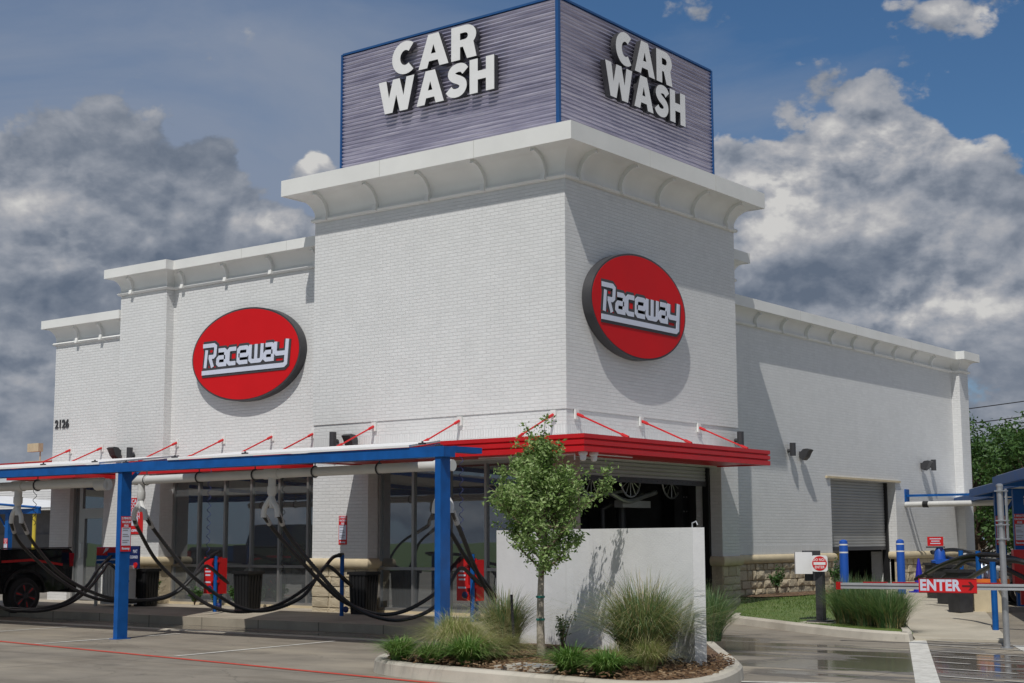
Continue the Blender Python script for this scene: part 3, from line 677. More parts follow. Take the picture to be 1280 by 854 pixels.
# --- entrance door
f = MB(); x0, x1, y = -15.2, -13.9, .86
f.box(x0, x0+.06, y, y+.1, .15, 3.0); f.box(x0+.24, x0+.36, y, y+.1, .15, 3.0); f.box(x1-.06, x1, y, y+.1, .15, 3.0); f.box(x0+.06, x0+.24, y, y+.1, 2.94, 3.0); f.box(x0+.36, x1-.06, y, y+.1, 2.22, 2.32); f.box(x0+.36, x1-.06, y, y+.1, 2.94, 3.0)
f.box(x0+.36, x0+.47, y-.01, y+.07, .17, 2.22); f.box(x1-.16, x1-.06, y-.01, y+.07, .17, 2.22); f.box(x0+.47, x1-.16, y-.01, y+.07, .17, .46); f.box(x0+.47, x1-.16, y-.01, y+.07, 2.08, 2.22)
d = f.build('door', M['frame'], B)
g = MB(); g.box(x0+.05, x0+.25, y+.04, y+.05, .2, 2.97); g.box(x0+.45, x1-.14, y+.03, y+.04, .44, 2.1); g.box(x0+.34, x1-.05, y+.04, y+.05, 2.3, 2.96); g.build('pane', M['glass'], d)
h = MB(); h.tube([(x0+.41, y-.01, 1.15), (x0+.41, y-.07, 1.15), (x0+.41, y-.07, 1.5), (x0+.41, y-.01, 1.5)], .012); h.build('handle', M['chrome'], d)
# --- roll-up doors: curtain of interlocking slats
def curtain(fmap, u0, u1, z0, z1, pitch=.075):
    b = MB(); prof = []; z = z0
    while z < z1: prof += [(z, 0), (z+pitch*.2, .013), (z+pitch*.75, .013), (z+pitch*.92, -.004)]; z += pitch
    vs = [fmap(u, zz, w_) for u in (u0, u1) for zz, w_ in prof]; n = len(prof)
    b.add(vs, [(i, i+1, n+i+1, n+i) for i in range(n-1)]); return b
c = curtain(RT(-.35, 0, 0), .36, 5.40, 2.70, 2.99); o = c.build('roll_up_door', M['steel'], B)
c = MB(); c.box(-.37, -.32, .36, 5.40, 2.61, 2.70)
for i in range(26): c.box(-.32, -.314, .45+i*.19, .465+i*.19, 2.65, 2.665)
c.build('bottom_bar', M['charcoal'], o)
for q in ((-.42, -.28, 5.38, 5.468, .02, 2.98), (-.42, -.3, .34, .40, .02, 2.98)): c = MB(); c.box(*q); c.build('guide_rail', M['black'], o)
c = curtain(RT(-1.16, 0, 0), 12.35, 16.15, 1.32, 2.99); o = c.build('roll_up_door', M['steel'], B)
c = MB(); c.box(-1.19, -1.13, 12.35, 16.15, 1.24, 1.32); c.build('bottom_bar', M['charcoal'], o)
for q in ((-1.24, -1.08, 16.15, 16.238, .15, 2.99), (-1.24, -1.08, 12.322, 12.35, .15, 2.99)): c = MB(); c.box(*q); c.build('guide_rail', M['black'], o)
c = MB(); c.box(-1.7, -1.64, 12.3, 14.5, .15, 1.3); c.box(-1.7, -1.6, 14.5, 14.6, .15, 1.3); c.build('inner_partition', M['steel'], o)
c = MB(); c.box(-1.638, -1.62, 14.0, 14.3, 1.0, 1.16); c.build('warning_plate', M['yellow'], o)
# --- red awnings with tie rods
def awning(path, cells, rods):
    prof = [(0, 2.99), (.03, 2.99), (.03, 3.07), (-.005, 3.085), (-.005, 3.095), (.03, 3.11), (.03, 3.175), (-.005, 3.19), (-.005, 3.20), (.03, 3.215), (.03, 3.285), (-.09, 3.285), (-.09, 2.99)]
    a = MB(); a.sweep(path, prof)
    for x0, x1, y0, y1 in cells: a.box(x0, x1, y0, y1, 3.01, 3.07)
    o = a.build('awning', M['red'], B)
    for x0, x1, y0, y1 in cells: dk = MB(); dk.box(x0, x1, y0, y1, 3.20, 3.22); dk.build('deck', M['whitemetal'], o)
    for p, q, nx, ny in rods:
        r = MB(); r.tube([p, q], .016, 8); r.lathe([(.028, 0), (.03, .12), (.017, .15)], p, Vector(q)-Vector(p), 8); r.lathe([(.028, 0), (.03, .14), (.017, .17)], q, Vector(p)-Vector(q), 8)
        ro = r.build('tie_rod', M['red'], o)
        pl = MB(); pl.obox((p[0]-nx*.02, p[1]-ny*.02, p[2]), (1, 0, 0), (0, 1, 0), (0, 0, 1), .02 if nx else .055, .02 if ny else .055, .085); pl.build('wall_plate', M['stucco'], o)
    return o
rods = [((x, -.03, 3.735), (x-.02, -1.02, 3.29), 0, -1) for x in (-.28, -2.43, -4.59)]+[((.03, y, 3.75), (1.08, y+.03, 3.29), 1, 0) for y in (.29, 2.42, 4.56)]
awning([(-5.0, 0), (-5.0, -1.1), (1.12, -1.1), (1.12, 5.36), (0, 5.36)], [(-4.97, 1.09, -1.07, -.004), (.004, 1.09, -.004, 5.33)], rods)
awning([(-11.62, .75), (-11.62, -.36), (-6.8, -.36), (-6.8, .75)], [(-11.59, -6.83, -.33, .525)], [((x, .72, 3.74), (x, -.32, 3.29), 0, -1) for x in (-11.31, -9.76, -8.22, -7.0)])
awning([(-16.1, .75), (-16.1, -.36), (-13.5, -.36), (-13.5, .75)], [(-16.07, -13.53, -.33, .745)], [((x, .72, 3.73), (x, -.32, 3.29), 0, -1) for x in (-15.22, -14.01)])

# ------------------------------------------------------------------ signs on the building
SG = thing('rooftop_sign_box', 'grey corrugated metal sign box with blue edge trim standing on top of the tower', 'sign box', (-3.2, 3.2, 8.88))
def corr(fm, u0, u1, z0, z1, pitch=.078, amp=.016):
    b = MB(); n = int((z1-z0)/pitch)*8; zs = [z0+(z1-z0)*i/n for i in range(n+1)]
    us = [u0, (u0+u1)/2-.004, (u0+u1)/2+.004, u1]
    vs = [fm(u, z, amp*math.sin(2*PI*z/pitch)) for u in us for z in zs]; k = n+1
    b.add(vs, [(a*k+i, a*k+i+1, (a+1)*k+i+1, (a+1)*k+i) for a in range(3) for i in range(n)]); return b
corr(FR(0, .42, 0), -5.95, -.45, 8.86, 11.6).build('corrugated_panel', M['corr'], SG, smooth=True)
corr(RT(-.42, 0, 0), .45, 6.1, 8.86, 11.6).build('corrugated_panel', M['corr'], SG, smooth=True)
b = MB(); b.box(-5.93, -.46, .46, 6.08, 8.86, 11.58); b.build('sign_core', M['charcoal2'], SG)
b = MB(); b.box(-.46, -.39, .39, .46, 8.86, 11.62); b.box(-5.98, -5.94, .385, .45, 8.86, 11.62); b.box(-.45, -.385, 6.09, 6.13, 8.86, 11.62); b.box(-5.94, -.46, .392, .45, 11.6, 11.64); b.box(-.45, -.392, .46, 6.09, 11.6, 11.64)
b.build('edge_trim', M['bluetrim'], SG)
def letter(ch):
    if ch == 'C': return [fat(arc(.45, .5, .31, .365, 52, 308, 22), .275)], .80
    if ch == 'A': return [[(0, 0), (.32, 1), (.66, 1), (.98, 0), (.69, 0), (.635, .19), (.345, .19), (.29, 0)], [(.41, .41), (.49, .68), (.57, .41)]], .98
    if ch == 'R': return [[(0, 0), (0, 1), (.44, 1)]+arc(.45, .68, .34, .32, 88, -42, 10)+[(.80, 0), (.50, 0), (.37, .37), (.28, .37), (.28, 0)], [(.28, .58), (.28, .78)]+arc(.43, .68, .10, .10, 90, -90, 8)], .84
    if ch == 'W': return [[(0, 1), (.29, 1), (.395, .46), (.54, 1), (.79, 1), (.935, .46), (1.04, 1), (1.33, 1), (1.09, 0), (.80, 0), (.665, .52), (.53, 0), (.24, 0)]], 1.33
    if ch == 'S':
        p = cr([(.66, .74), (.56, .845), (.40, .87), (.24, .82), (.18, .70), (.27, .585), (.44, .50), (.56, .41), (.58, .28), (.49, .165), (.33, .13), (.17, .17), (.08, .27)], 4)
        return [fat(p, .255)], .72
    if ch == 'H': return [[(0, 0), (0, 1), (.28, 1), (.28, .63), (.56, .63), (.56, 1), (.84, 1), (.84, 0), (.56, 0), (.56, .38), (.28, .38), (.28, 0)]], .84
def channel_letters(fm, label, loc, lines):
    T = thing('channel_letters', label, 'sign letters', loc, 'car wash letter signs')
    for s, u0, u1, v0, h in lines:
        ws = [letter(c)[1] for c in s]; gap = .09; tot = sum(ws)+gap*(len(s)-1); k = (u1-u0)/tot; u = u0
        for c, wd in zip(s, ws):
            lp = [[(u+x*k, v0+y*h) for x, y in q] for q in letter(c)[0]]
            m = MB(); outline(m, lp, .12, fm, .03); o = m.build('letter', [M['lettering'], M['charcoal']], T); u += (wd+gap)*k
    return T
channel_letters(FR(0, .40, 0), 'white CAR WASH letters on the left, sunlit face of the corrugated sign box', (-3.3, .40, 10.8), [('CAR', -4.42, -2.2, 10.80, .68), ('WASH', -4.78, -1.80, 10.06, .68)])
channel_letters(RT(-.40, 0, 0), 'white CAR WASH letters on the right, shadier face of the corrugated sign box', (-.40, 3.2, 10.8), [('CAR', 2.12, 4.25, 10.76, .68), ('WASH', 1.74, 4.72, 10.03, .68)])
RACE = [[(.02, .935), (.40, .935), (.455, .885), (.435, .62), (.385, .57), (.22, .57)], [(.10, .23), (.15, .80)], [(.26, .56), (.36, .235)],
    [(.56, .745), (.76, .745), (.805, .70), (.785, .295), (.575, .295), (.53, .345), (.54, .47), (.585, .52), (.79, .52)],
    [(1.16, .745), (.95, .745), (.90, .69), (.885, .35), (.935, .295), (1.14, .295)],
    [(1.54, .295), (1.28, .295), (1.225, .35), (1.24, .69), (1.295, .745), (1.51, .745), (1.555, .70), (1.545, .56), (1.51, .515), (1.24, .515)],
    [(1.635, .81), (1.62, .35), (1.67, .295), (1.95, .295), (2.0, .35), (2.02, .81)], [(1.81, .30), (1.825, .81)],
    [(2.13, .745), (2.33, .745), (2.375, .70), (2.355, .295), (2.145, .295), (2.10, .345), (2.11, .47), (2.155, .52), (2.36, .52)],
    [(2.455, .81), (2.44, .50), (2.49, .445), (2.76, .445)], [(2.83, .86), (2.78, .13), (2.72, .075), (.0, .075)]]
def raceway(mb, fm, h, u0, v0, w0, grow, ext, cw):
    for i, q in enumerate(RACE):
        t = .13 if i < 9 else .14
        mb.ribbon([((x-1.415)*h*cw+u0, (y-.53)*h+v0) for x, y in q], t*h+grow, w0, w0+ext+.0009*i, fm)
def oval(fm, rx, rz, label, loc):
    T = thing('oval_sign', label, 'sign', loc, 'oval wall signs')
    el = [(rx*math.cos(2*PI*i/72), rz*math.sin(2*PI*i/72)) for i in range(72)]
    m = MB(); m.prism(el, .0, .20, fm); m.build('sign_body', M['charcoal2'], T, smooth='auto')
    m = MB(); m.prism([(x*.978, y*.963) for x, y in el], .2, .206, fm); m.build('sign_face', M['signred'], T)
    m = MB(); raceway(m, fm, .70, .0, -.01, .206, .11, .003, 1.36); m.build('lettering_outline', M['charcoal2'], T)
    m = MB(); raceway(m, fm, .70, .0, -.01, .2185, 0, .003, 1.36); m.build('lettering', M['white'], T)
    return T
oval(FR(-8.93, .748, 5.555), 1.71, 1.02, 'red oval Raceway sign on the front wing, left of the tower', (-8.93, .748, 5.555))
oval(RT(.002, 2.15, 5.88), 1.65, 1.0, 'red oval Raceway sign on the right flank of the tower, above the tunnel entrance', (.002, 2.15, 5.88))
m = MB(); text(m, '2126', .28, FR(-15.60, .748, 4.37), .012, .01, .008, squeeze=.95)
tag(m.build('house_number', M['charcoal'], origin=(-15.6, .75, 4.37)), 'dark street number 2126 on the white brick at the far left end', 'number sign')
# wall lamps
def cyl_lamp(x, y, z, nx, ny, label):
    T = thing('wall_lamp', label, 'wall lamp', (x, y, z), 'lamps on the brick walls')
    cx_, cy_ = x+nx*.13, y+ny*.13
    m = MB(); m.lathe([(.07, -.15), (.07, .15)], (cx_, cy_, z), n=16); m.build('lamp_tube', M['charcoal'], T, smooth='auto')
    m = MB(); m.tube([(x+nx*.002, y+ny*.002, z-.03), (cx_, cy_, z-.03)], .045, 10); m.build('bracket', M['charcoal'], T)
def flood(x, y, z, nx, ny, label, rz=0.):
    T = thing('flood_light', label, 'flood light', (x, y, z), 'lamps on the brick walls')
    tx, ty = -ny, nx
    fm = lambda u, v, w_: (x+nx*u+tx*w_, y+ny*u+ty*w_, z+v)
    m = MB(); m.prism([(.05, -.10), (.12, -.15), (.20, -.08), (.25, .02), (.30, .09), (.24, .12), (.13, .11), (.07, .05)], -.11, .11, fm); m.build('lamp_head', M['charcoal'], T)
    m = MB(); m.prism([(.002, -.08), (.05, -.08), (.09, -.02), (.09, .06), (.002, .06)], -.05, .05, fm); m.build('bracket', M['charcoal'], T)
cyl_lamp(-12.55, .53, 3.52, 0, -1, 'charcoal tube lamp on the pilaster above the vacuum beam, left of the oval sign')
flood(-13.07, .53, 3.58, 0, -1, 'charcoal flood light on the pilaster, left of the tube lamp there')
cyl_lamp(-5.58, 0, 3.52, 0, -1, 'charcoal tube lamp near the left edge of the tower front')
flood(-5.08, 0, 3.48, 0, -1, 'charcoal flood light near the left edge of the tower front')
cyl_lamp(0, 6.05, 3.6, 1, 0, 'charcoal tube lamp at the right edge of the tower, over the awning end')
cyl_lamp(-.85, 10.1, 3.6, 1, 0, 'charcoal tube lamp on the right wing, inside the shadow edge')
flood(-.85, 10.72, 3.52, 1, 0, 'charcoal flood light on the right wing, just beyond the shadow edge')
flood(-.85, 18.05, 3.53, 1, 0, 'charcoal flood light on the right wing, far side of the roller door')
cyl_lamp(-.85, 18.62, 3.55, 1, 0, 'charcoal tube lamp on the right wing, next to the end pilaster')
# cameras under the awning
for y_, lab in ((-.98, 'white dome camera at the very corner under the red awning'), (-.66, 'white dome camera under the red awning, second from its corner')):
    T = thing('dome_camera', lab, 'camera', (1.02, y_, 2.95), 'cameras under the awning')
    m = MB(); m.lathe([(.075, 0), (.08, -.04), (.06, -.06)], (1.02, y_, 2.99), n=16); m.build('camera_base', M['whitemetal'], T, smooth='auto')
    m = MB(); m.lathe([(.055, -.06), (.058, -.10), (.045, -.14), (.02, -.155)], (1.02, y_, 2.99), n=16); m.build('camera_dome', M['whitemetal'], T, smooth='auto')
m = MB(); m.tube([(1.0, -.55, 2.96), (1.0, .55, 2.96)], .012, 6); m.lathe([(.03, 0), (.03, .02)], (1.0, .05, 2.95)); m.tube([(.85, -.98, 2.96), (-1.2, -.98, 2.96)], .012, 6); m.tube([(.85, -.98, 2.96), (.85, -.98, 2.86)], .012, 6)
tag(m.build('conduit', M['whitemetal'], origin=(.9, -.3, 2.96)), 'thin white conduit pipe running under the corner of the red awning', 'conduit')
m = MB(); pg = [(-.13, .17), (.05, .19), (.17, .09), (.15, -.08), (.03, -.24), (-.09, -.12)]; m.prism(pg, 0, .01, FR(-4.46, .50, 1.95)); m.tube([(-4.46, .495, 2.1), (-4.46, .495, 2.98)], .006, 5)
tag(m.build('red_reflection_plate', M['redplastic'], origin=(-4.46, .5, 1.95)), 'red plate standing in for a reflection in the leftmost pane of the tower window', 'board')  # solid red plate added behind the glass to imitate a red reflection
# wash equipment seen through the tunnel mouth
T = thing('wash_arch', 'black wash arch with spoked blower wheels inside the tunnel mouth', 'car wash machine', (-1.4, 2.8, .12))
def wheel3(c, ax, r, nsp, mat_, name, par):
    m = MB(); ax = Vector(ax).normalized(); up = Vector((0, 0, 1)); u = ax.cross(up).normalized()
    ring = [Vector(c)+u*math.cos(2*PI*i/36)*r+up*math.sin(2*PI*i/36)*r for i in range(37)]; m.tube(ring, .02, 6)
    for i in range(nsp):
        a = 2*PI*i/nsp; m.tube([Vector(c)+u*math.cos(a)*.05+up*math.sin(a)*.05, Vector(c)+u*math.cos(a)*r+up*math.sin(a)*r], .011, 5)
    m.lathe([(.06, -.03), (.06, .03)], c, ax, 12); return m.build(name, mat_, par)
for y_ in (2.42, 3.81, 5.38): wheel3((-1.15, y_, 2.74), (1, 0, 0), .36, 12, M['galv'], 'blower_wheel', T)
m = MB(); m.box(-1.5, -1.2, .5, 5.9, 2.85, 2.98); m.box(-1.7, -1.3, .45, .7, .12, 2.95); m.box(-1.7, -1.3, 5.86, 5.98, .12, 2.95); m.box(-2.2, -2.0, .5, 5.5, 2.35, 2.5); m.build('arch_frame', M['black'], T)
for yy, zz, rr_ in ((.95, 2.2, .09), (3.9, 2.15, .06), (4.6, 2.25, .1)): m = MB(); m.tube([(-1.9, yy, 1.0), (-1.9, yy, zz), (-1.6, yy+.35, zz+.25)], rr_, 10); m.build('duct', M['charcoal'], T)
m = MB(); m.tube(cr([(-1.3, 3.3, 2.45), (-1.3, 3.9, 2.30), (-1.3, 4.6, 2.42), (-1.3, 5.0, 2.5)]), .05, 8); m.build('hose_loop', M['galv'], T)
m = MB(); m.box(-1.6, -1.4, 3.9, 4.95, 2.18, 2.32); m.build('light_box', M['pvcgrey'], T)
m = MB(); m.tube(cr([(-1.4, .9, 2.6), (-1.3, 1.8, 2.35), (-1.3, 2.8, 2.4), (-1.4, 3.9, 2.5)]), .03, 8); m.tube([(-1.4, 2.1, 2.4), (-1.4, 2.45, 2.4)], .05, 8); m.build('spray_pipe', M['galv'], T)
m = MB(); m.box(-1.25, -1.05, 5.64, 5.86, 1.2, 2.9)
for z in (1.4, 1.75, 2.1, 2.4):
    m.mat(1).box(-1.05, -1.04, 5.68, 5.71, z, z+.03).box(-1.05, -1.04, 5.79, 5.82, z, z+.03).mat(0)
m.build('brush_post', [M['charcoal'], M['galv']], T)
for bx_, by_ in ((-2.3, 1.3), (-3.2, 4.6)): m = MB(); m.lathe([(.3, .2), (.42, .5), (.45, 1.2), (.42, 2.0), (.2, 2.2)], (bx_, by_, 0), n=20); m.build('brush', M['black'], T)

# ------------------------------------------------------------------ vacuum canopy in front of the building
T = thing('vacuum_canopy', 'long blue vacuum canopy beam with white sloping roof sheets standing before the storefront', 'canopy', (-4.5, -6, 0))
for x in (-11.2, -4.5, 2.2):
    m = MB(); m.box(x-.05, x+.05, -6.1, -5.9, 0, 2.65); m.box(x-.09, x+.09, -6.14, -5.86, 0, .012); m.build('post', M['blue'], T)
    if x < 2: 
        m = MB(); m.tube([(x, -5.9, 2.52), (x, -5.7, 2.70)], .035, 6); m.build('gusset', M['blue'], T)
m = MB(); m.box(-22, 2.32, -6.12, -5.88, 2.65, 2.79); m.box(2.15, 2.32, -5.88, -5.3, 2.72, 2.80); m.build('beam', M['blue'], T)
SH = -2.9/4.1
for x0, x1 in ((-22, -5.0), (-3.3, 1.72)):
    m = MB(); P = [(x0, -6.14, 2.795), (x1, -6.14, 2.795), (x1+SH*4.1, -2.05, 3.19), (x0+SH*4.1, -2.05, 3.19)]
    m.add(P+[(x, y, z+.03) for x, y, z in P], [(3, 2, 1, 0), (4, 5, 6, 7), (0, 1, 5, 4), (1, 2, 6, 5), (2, 3, 7, 6), (3, 0, 4, 7)]); m.build('roof_sheet', M['fabric'], T)
for x in (-18, -14.5, -10.8, -8.5, -5.2, -3.1, -.8, 1.5):
    m = MB(); k = SH*3.78; P = [(x-.04, -5.88, 2.70), (x+.04, -5.88, 2.70), (x+k+.04, -2.1, 3.08), (x+k-.04, -2.1, 3.08)]
    m.add(P+[(a_, b_, c_+.09) for a_, b_, c_ in P], [(3, 2, 1, 0), (4, 5, 6, 7), (0, 1, 5, 4), (1, 2, 6, 5), (2, 3, 7, 6), (3, 0, 4, 7)]); m.build('rafter', M['blue'], T)
for x, z in ((2.2, 2.80), (1.9, 2.84), (-1.6, 2.84), (-3.2, 2.84), (-4.4, 2.80), (-6.6, 2.84), (-5.2, 2.84)):
    m = MB(); m.box(x-.05, x+.05, -6.1, -6.05, z-.01, z+.012); m.lathe([(.014, 0), (.014, .02)], (x, -6.07, z+.012), n=8); m.build('fixing_plate', M['charcoal'], T)
def printed(mb_red, mb_white, mb_ink, fm, wd, ht, head, foot=True):
    """red notice: heading on top, white panel of small grey print, red foot with the shop lettering"""
    mb_red.prism([(-wd/2, -ht/2), (wd/2, -ht/2), (wd/2, ht/2), (-wd/2, ht/2)], 0, .006, fm)
    hh = ht*.32; y0 = -ht/2+ht*.17; y1 = ht/2-hh
    mb_white.prism([(-wd*.43, y0), (wd*.43, y0), (wd*.43, y1), (-wd*.43, y1)], .006, .009, fm)
    for i, s in enumerate(head): text(mb_white, s, hh/len(head)*.85, fm_off(fm, 0, ht/2-hh*(i+.55)/len(head)), .0065, .001, .002, squeeze=.8)
    text(mb_white, 'Raceway', ht*.085, fm_off(fm, 0, -ht/2+ht*.085), .0065, .001, .003, squeeze=.85)
    n = 9
    for i in range(n):
        if i % 3 == 2: continue
        y = y1-(y1-y0)*(i+.6)/n; l = wd*(.28 if i % 2 else .36)
        mb_ink.prism([(-wd*.36, y), (-wd*.36+2*l*.9, y), (-wd*.36+2*l*.9, y+ht*.022), (-wd*.36, y+ht*.022)], .0095, .0105, fm)
def fm_off(fm, du, dv): return lambda u, v, w_: fm(u+du, v+dv, w_)
def notice(fm, loc, wd, ht, head, label, group=None):
    T = thing('notice_sign', label, 'sign', loc, group)
    a, b, c = MB(), MB(), MB(); printed(a, b, c, fm, wd, ht, head)
    a.build('sign_board', M['redplastic'], T); b.build('lettering', M['white'], T); c.build('small_print', M['print'], T)
    return T
VF = ['2 MINUTE', 'VACUUM', 'FREE']
notice(RT(-4.448, -5.99, 1.66), (-4.448, -5.99, 1.66), .2, .56, VF, 'red and white vacuum notice on the blue post at the left', 'vacuum notices')
notice(FR(-5.42, -.002+.02, 1.74), (-5.42, 0, 1.74), .22, .56, VF, 'red and white vacuum notice on the white brick pier left of the tower window', 'vacuum notices')
T = thing('scan_sign', 'large red scan code sign on the white pier behind the left blue post', 'sign', (-12.46, .51, 2.1))
fm = FR(-12.46, .526, 2.11)
a = MB(); a.prism([(-.30, -.41), (.30, -.41), (.30, .41), (-.30, .41)], 0, .01, fm); a.build('sign_board', M['redplastic'], T)
a = MB()
for i, s in enumerate(('SCAN', 'CODE', 'AFTER', 'WASH')): text(a, s, .135, fm_off(fm, 0, .33-.115*i), .0105, .001, .004, squeeze=.95)
a.prism([(-.13, -.22), (.13, -.22), (.13, -.10+.05), (-.13, -.05)], .0105, .013, fm); text(a, 'Raceway', .11, fm_off(fm, 0, -.32), .0105, .001, .004, squeeze=.95)
a.build('lettering', M['white'], T)
# white suction pipe with drop fittings
def suction(name, label, x0, x1, y, z, r, drops, capx=None):
    T = thing(name, label, 'vacuum pipe', ((x0+x1)/2, y, z), 'white vacuum pipes under the beam')
    m = MB(); m.tube([(x0, y, z), (x1, y, z+ (x1-x0)*.004)], r, 14)
    if capx is not None: m.lathe([(r*1.25, 0), (r*1.25, .28)], (capx-.22, y, z), (1, 0, 0), 14); m.lathe([(r*1.25, 0), (r*1.3, .02), (r*.5, .03)], (capx-.02, y, z), (0, -1, 0), 14)
    m.build('pipe', M['pvc'], T, smooth='auto')
    for i in range(int((x1-x0)/1.3)):
        x = x0+.5+1.3*i; zz = z+(x-x0)*.004
        h = MB(); ring = [(x, y+math.cos(a)*(r+.012), zz+math.sin(a)*(r+.012)) for a in [2*PI*j/16 for j in range(17)]]
        h.tube(ring, .012, 6); h.tube([(x, y, zz+r), (x, y, 2.78)], .01, 6); h.build('hanger', M['charcoal'], T)
    for x in drops:
        zz = z+(x-x0)*.004
        d = MB(); d.lathe([(r*1.18, -.16), (r*1.18, .16)], (x, y, zz), (1, 0, 0), 14); d.lathe([(r*.85, -.02), (r*.85, -.19), (r*1.0, -.19), (r*1.0, -.30), (r*.7, -.34)], (x, y, zz), n=14)
        d.tube([(x, y, zz-.28), (x+.01, y, zz-.52)], [r*.7, r*.62], 12)
        for s in (-1, 1): d.tube(cr([(x, y, zz-.34), (x+s*.06, y-.02, zz-.43), (x+s*.135, y-.02, zz-.53), (x+s*.155, y-.02, zz-.66)], 4), [.042]*13, 10)
        d.build('drop_fitting', M['pvc'], T, smooth='auto')
    return T
suction('suction_pipe', 'white vacuum pipe run at far left ending in a cap beside the blue post', -16, -5.85, -5.4, 2.50, .082, (-11.55, -8.27), -5.78)
suction('suction_pipe', 'white vacuum pipe run between the two blue posts', -5.2, 1.72, -5.4, 2.545, .07, (-4.83, -1.72, 1.72))
HP = {
 'H1a': [(-11.72, -5.42, 1.85), (-11.4, -4.9, 1.0), (-10.5, -4.38, .36), (-10.4, -3.86, .24), (-10.4, -3.35, .23), (-10.29, -2.84, .34), (-10.33, -2.32, .64), (-10.66, -1.81, .96), (-11.02, -1.3, 1.15)],
 'H1b': [(-11.38, -5.42, 1.85), (-11.1, -4.94, 1.0), (-10.1, -4.49, .33), (-9.94, -4.03, .22), (-9.82, -3.58, .23), (-9.7, -3.12, .37), (-9.77, -2.67, .62), (-9.98, -2.21, .93), (-10.35, -1.76, 1.08), (-10.53, -1.3, .85)],
 'H2a': [(-8.43, -5.42, 1.87), (-8.80, -4.99, 1.55), (-8.84, -4.58, 1.21), (-8.66, -4.17, .83), (-8.35, -3.76, .53), (-8.05, -3.35, .42), (-7.74, -2.94, .43), (-7.43, -2.53, .55), (-7.35, -2.12, .85), (-7.56, -1.71, 1.11), (-7.73, -1.3, 1.25)],
 'H2b': [(-8.10, -5.42, 1.87), (-8.33, -4.99, 1.5), (-8.22, -4.58, 1.03), (-8.05, -4.17, .72), (-7.64, -3.76, .5), (-7.0, -3.35, .47), (-6.83, -2.94, .59), (-6.76, -2.53, .92), (-6.99, -2.12, 1.06), (-7.27, -1.71, 1.01), (-7.43, -1.3, .83)],
 'H3a': [(-4.99, -5.42, 1.92), (-5.38, -4.97, 1.7), (-5.46, -4.54, 1.22), (-5.33, -4.11, .81), (-5.05, -3.68, .43), (-4.74, -3.25, .31), (-4.29, -2.82, .41), (-3.94, -2.39, .74), (-3.98, -1.96, 1.05), (-4.18, -1.53, 1.23), (-4.43, -1.1, 1.27)],
 'H3b': [(-4.66, -5.42, 1.92), (-4.85, -4.97, 1.6), (-4.62, -4.54, 1.03), (-4.4, -4.11, .65), (-4.17, -3.68, .39), (-3.94, -3.25, .37), (-3.64, -2.82, .58), (-3.69, -2.39, .94), (-3.94, -1.96, 1.08), (-4.2, -1.53, 1.04), (-4.3, -1.1, .83)],
 'H4a': [(-1.88, -5.42, 1.93), (-2.02, -4.99, 1.65), (-1.92, -4.58, 1.24), (-1.88, -4.17, .9), (-1.75, -3.76, .57), (-1.43, -3.35, .37), (-1.19, -2.94, .4), (-.94, -2.53, .64), (-1.05, -2.12, .84), (-1.23, -1.71, 1.05), (-1.38, -1.3, 1.2)],
 'H4b': [(-1.55, -5.42, 1.93), (-1.76, -4.99, 1.62), (-1.57, -4.58, 1.1), (-1.44, -4.17, .68), (-1.31, -3.76, .41), (-1.08, -3.35, .28), (-.93, -2.94, .32), (-.86, -2.53, .48), (-.94, -2.12, .78), (-1.01, -1.71, 1.07), (-1.06, -1.3, .9)],
 'H5a': [(1.555, -5.42, 1.93), (1.49, -5.03, 1.7), (1.52, -4.67, 1.29), (1.56, -4.3, .95), (1.56, -3.93, .65), (1.65, -3.57, .43), (1.85, -3.2, .30), (2.1, -2.95, .2)],
 'H5b': [(1.885, -5.42, 1.93), (1.75, -5.03, 1.6), (1.66, -4.67, 1.2), (1.58, -4.3, .86), (1.52, -3.93, .61), (1.58, -3.57, .37), (1.75, -3.2, .25), (1.95, -2.95, .18)]}
HL = {'H1a': 'black vacuum hose sagging low in front of the pickup, left one', 'H1b': 'black vacuum hose sagging low in front of the pickup, right one',
 'H2a': 'black vacuum hose crossing before the pickup tailgate, left of its pair', 'H2b': 'black vacuum hose crossing before the entrance door, right of its pair',
 'H3a': 'black vacuum hose from beside the left blue post, looped over the holder post', 'H3b': 'black vacuum hose from the fitting beside the left blue post, nozzle pointing down',
 'H4a': 'black vacuum hose from the middle fitting, looping up to the red cabinet', 'H4b': 'black vacuum hose from the middle fitting, sagging lowest before the tower window',
 'H5a': 'black vacuum hose behind the right blue post, left of its pair', 'H5b': 'black vacuum hose behind the right blue post, right of its pair'}
for k, p in HP.items():
    T = thing('vacuum_hose', HL[k], 'vacuum hose', p[0], 'black vacuum hoses by the storefront')
    m = MB(); q = cr(p, 6); rb = cr(p, 28); m.tube(rb, [.034 if k_ % 2 else .029 for k_ in range(len(rb))], 9); m.build('hose', M['hose'], T, smooth='auto')
    m = MB(); m.tube([Vector(p[0])+Vector((0, 0, .03)), q[3]], .04, 9); m.build('cuff', M['pvcgrey'], T)
    e = Vector(p[-1]); d = (e-q[-4]).normalized(); m = MB(); m.tube([e-d*.05, e+d*.12, e+d*.3], [.042, .038, .026], 9); m.build('nozzle', M['black'], T)
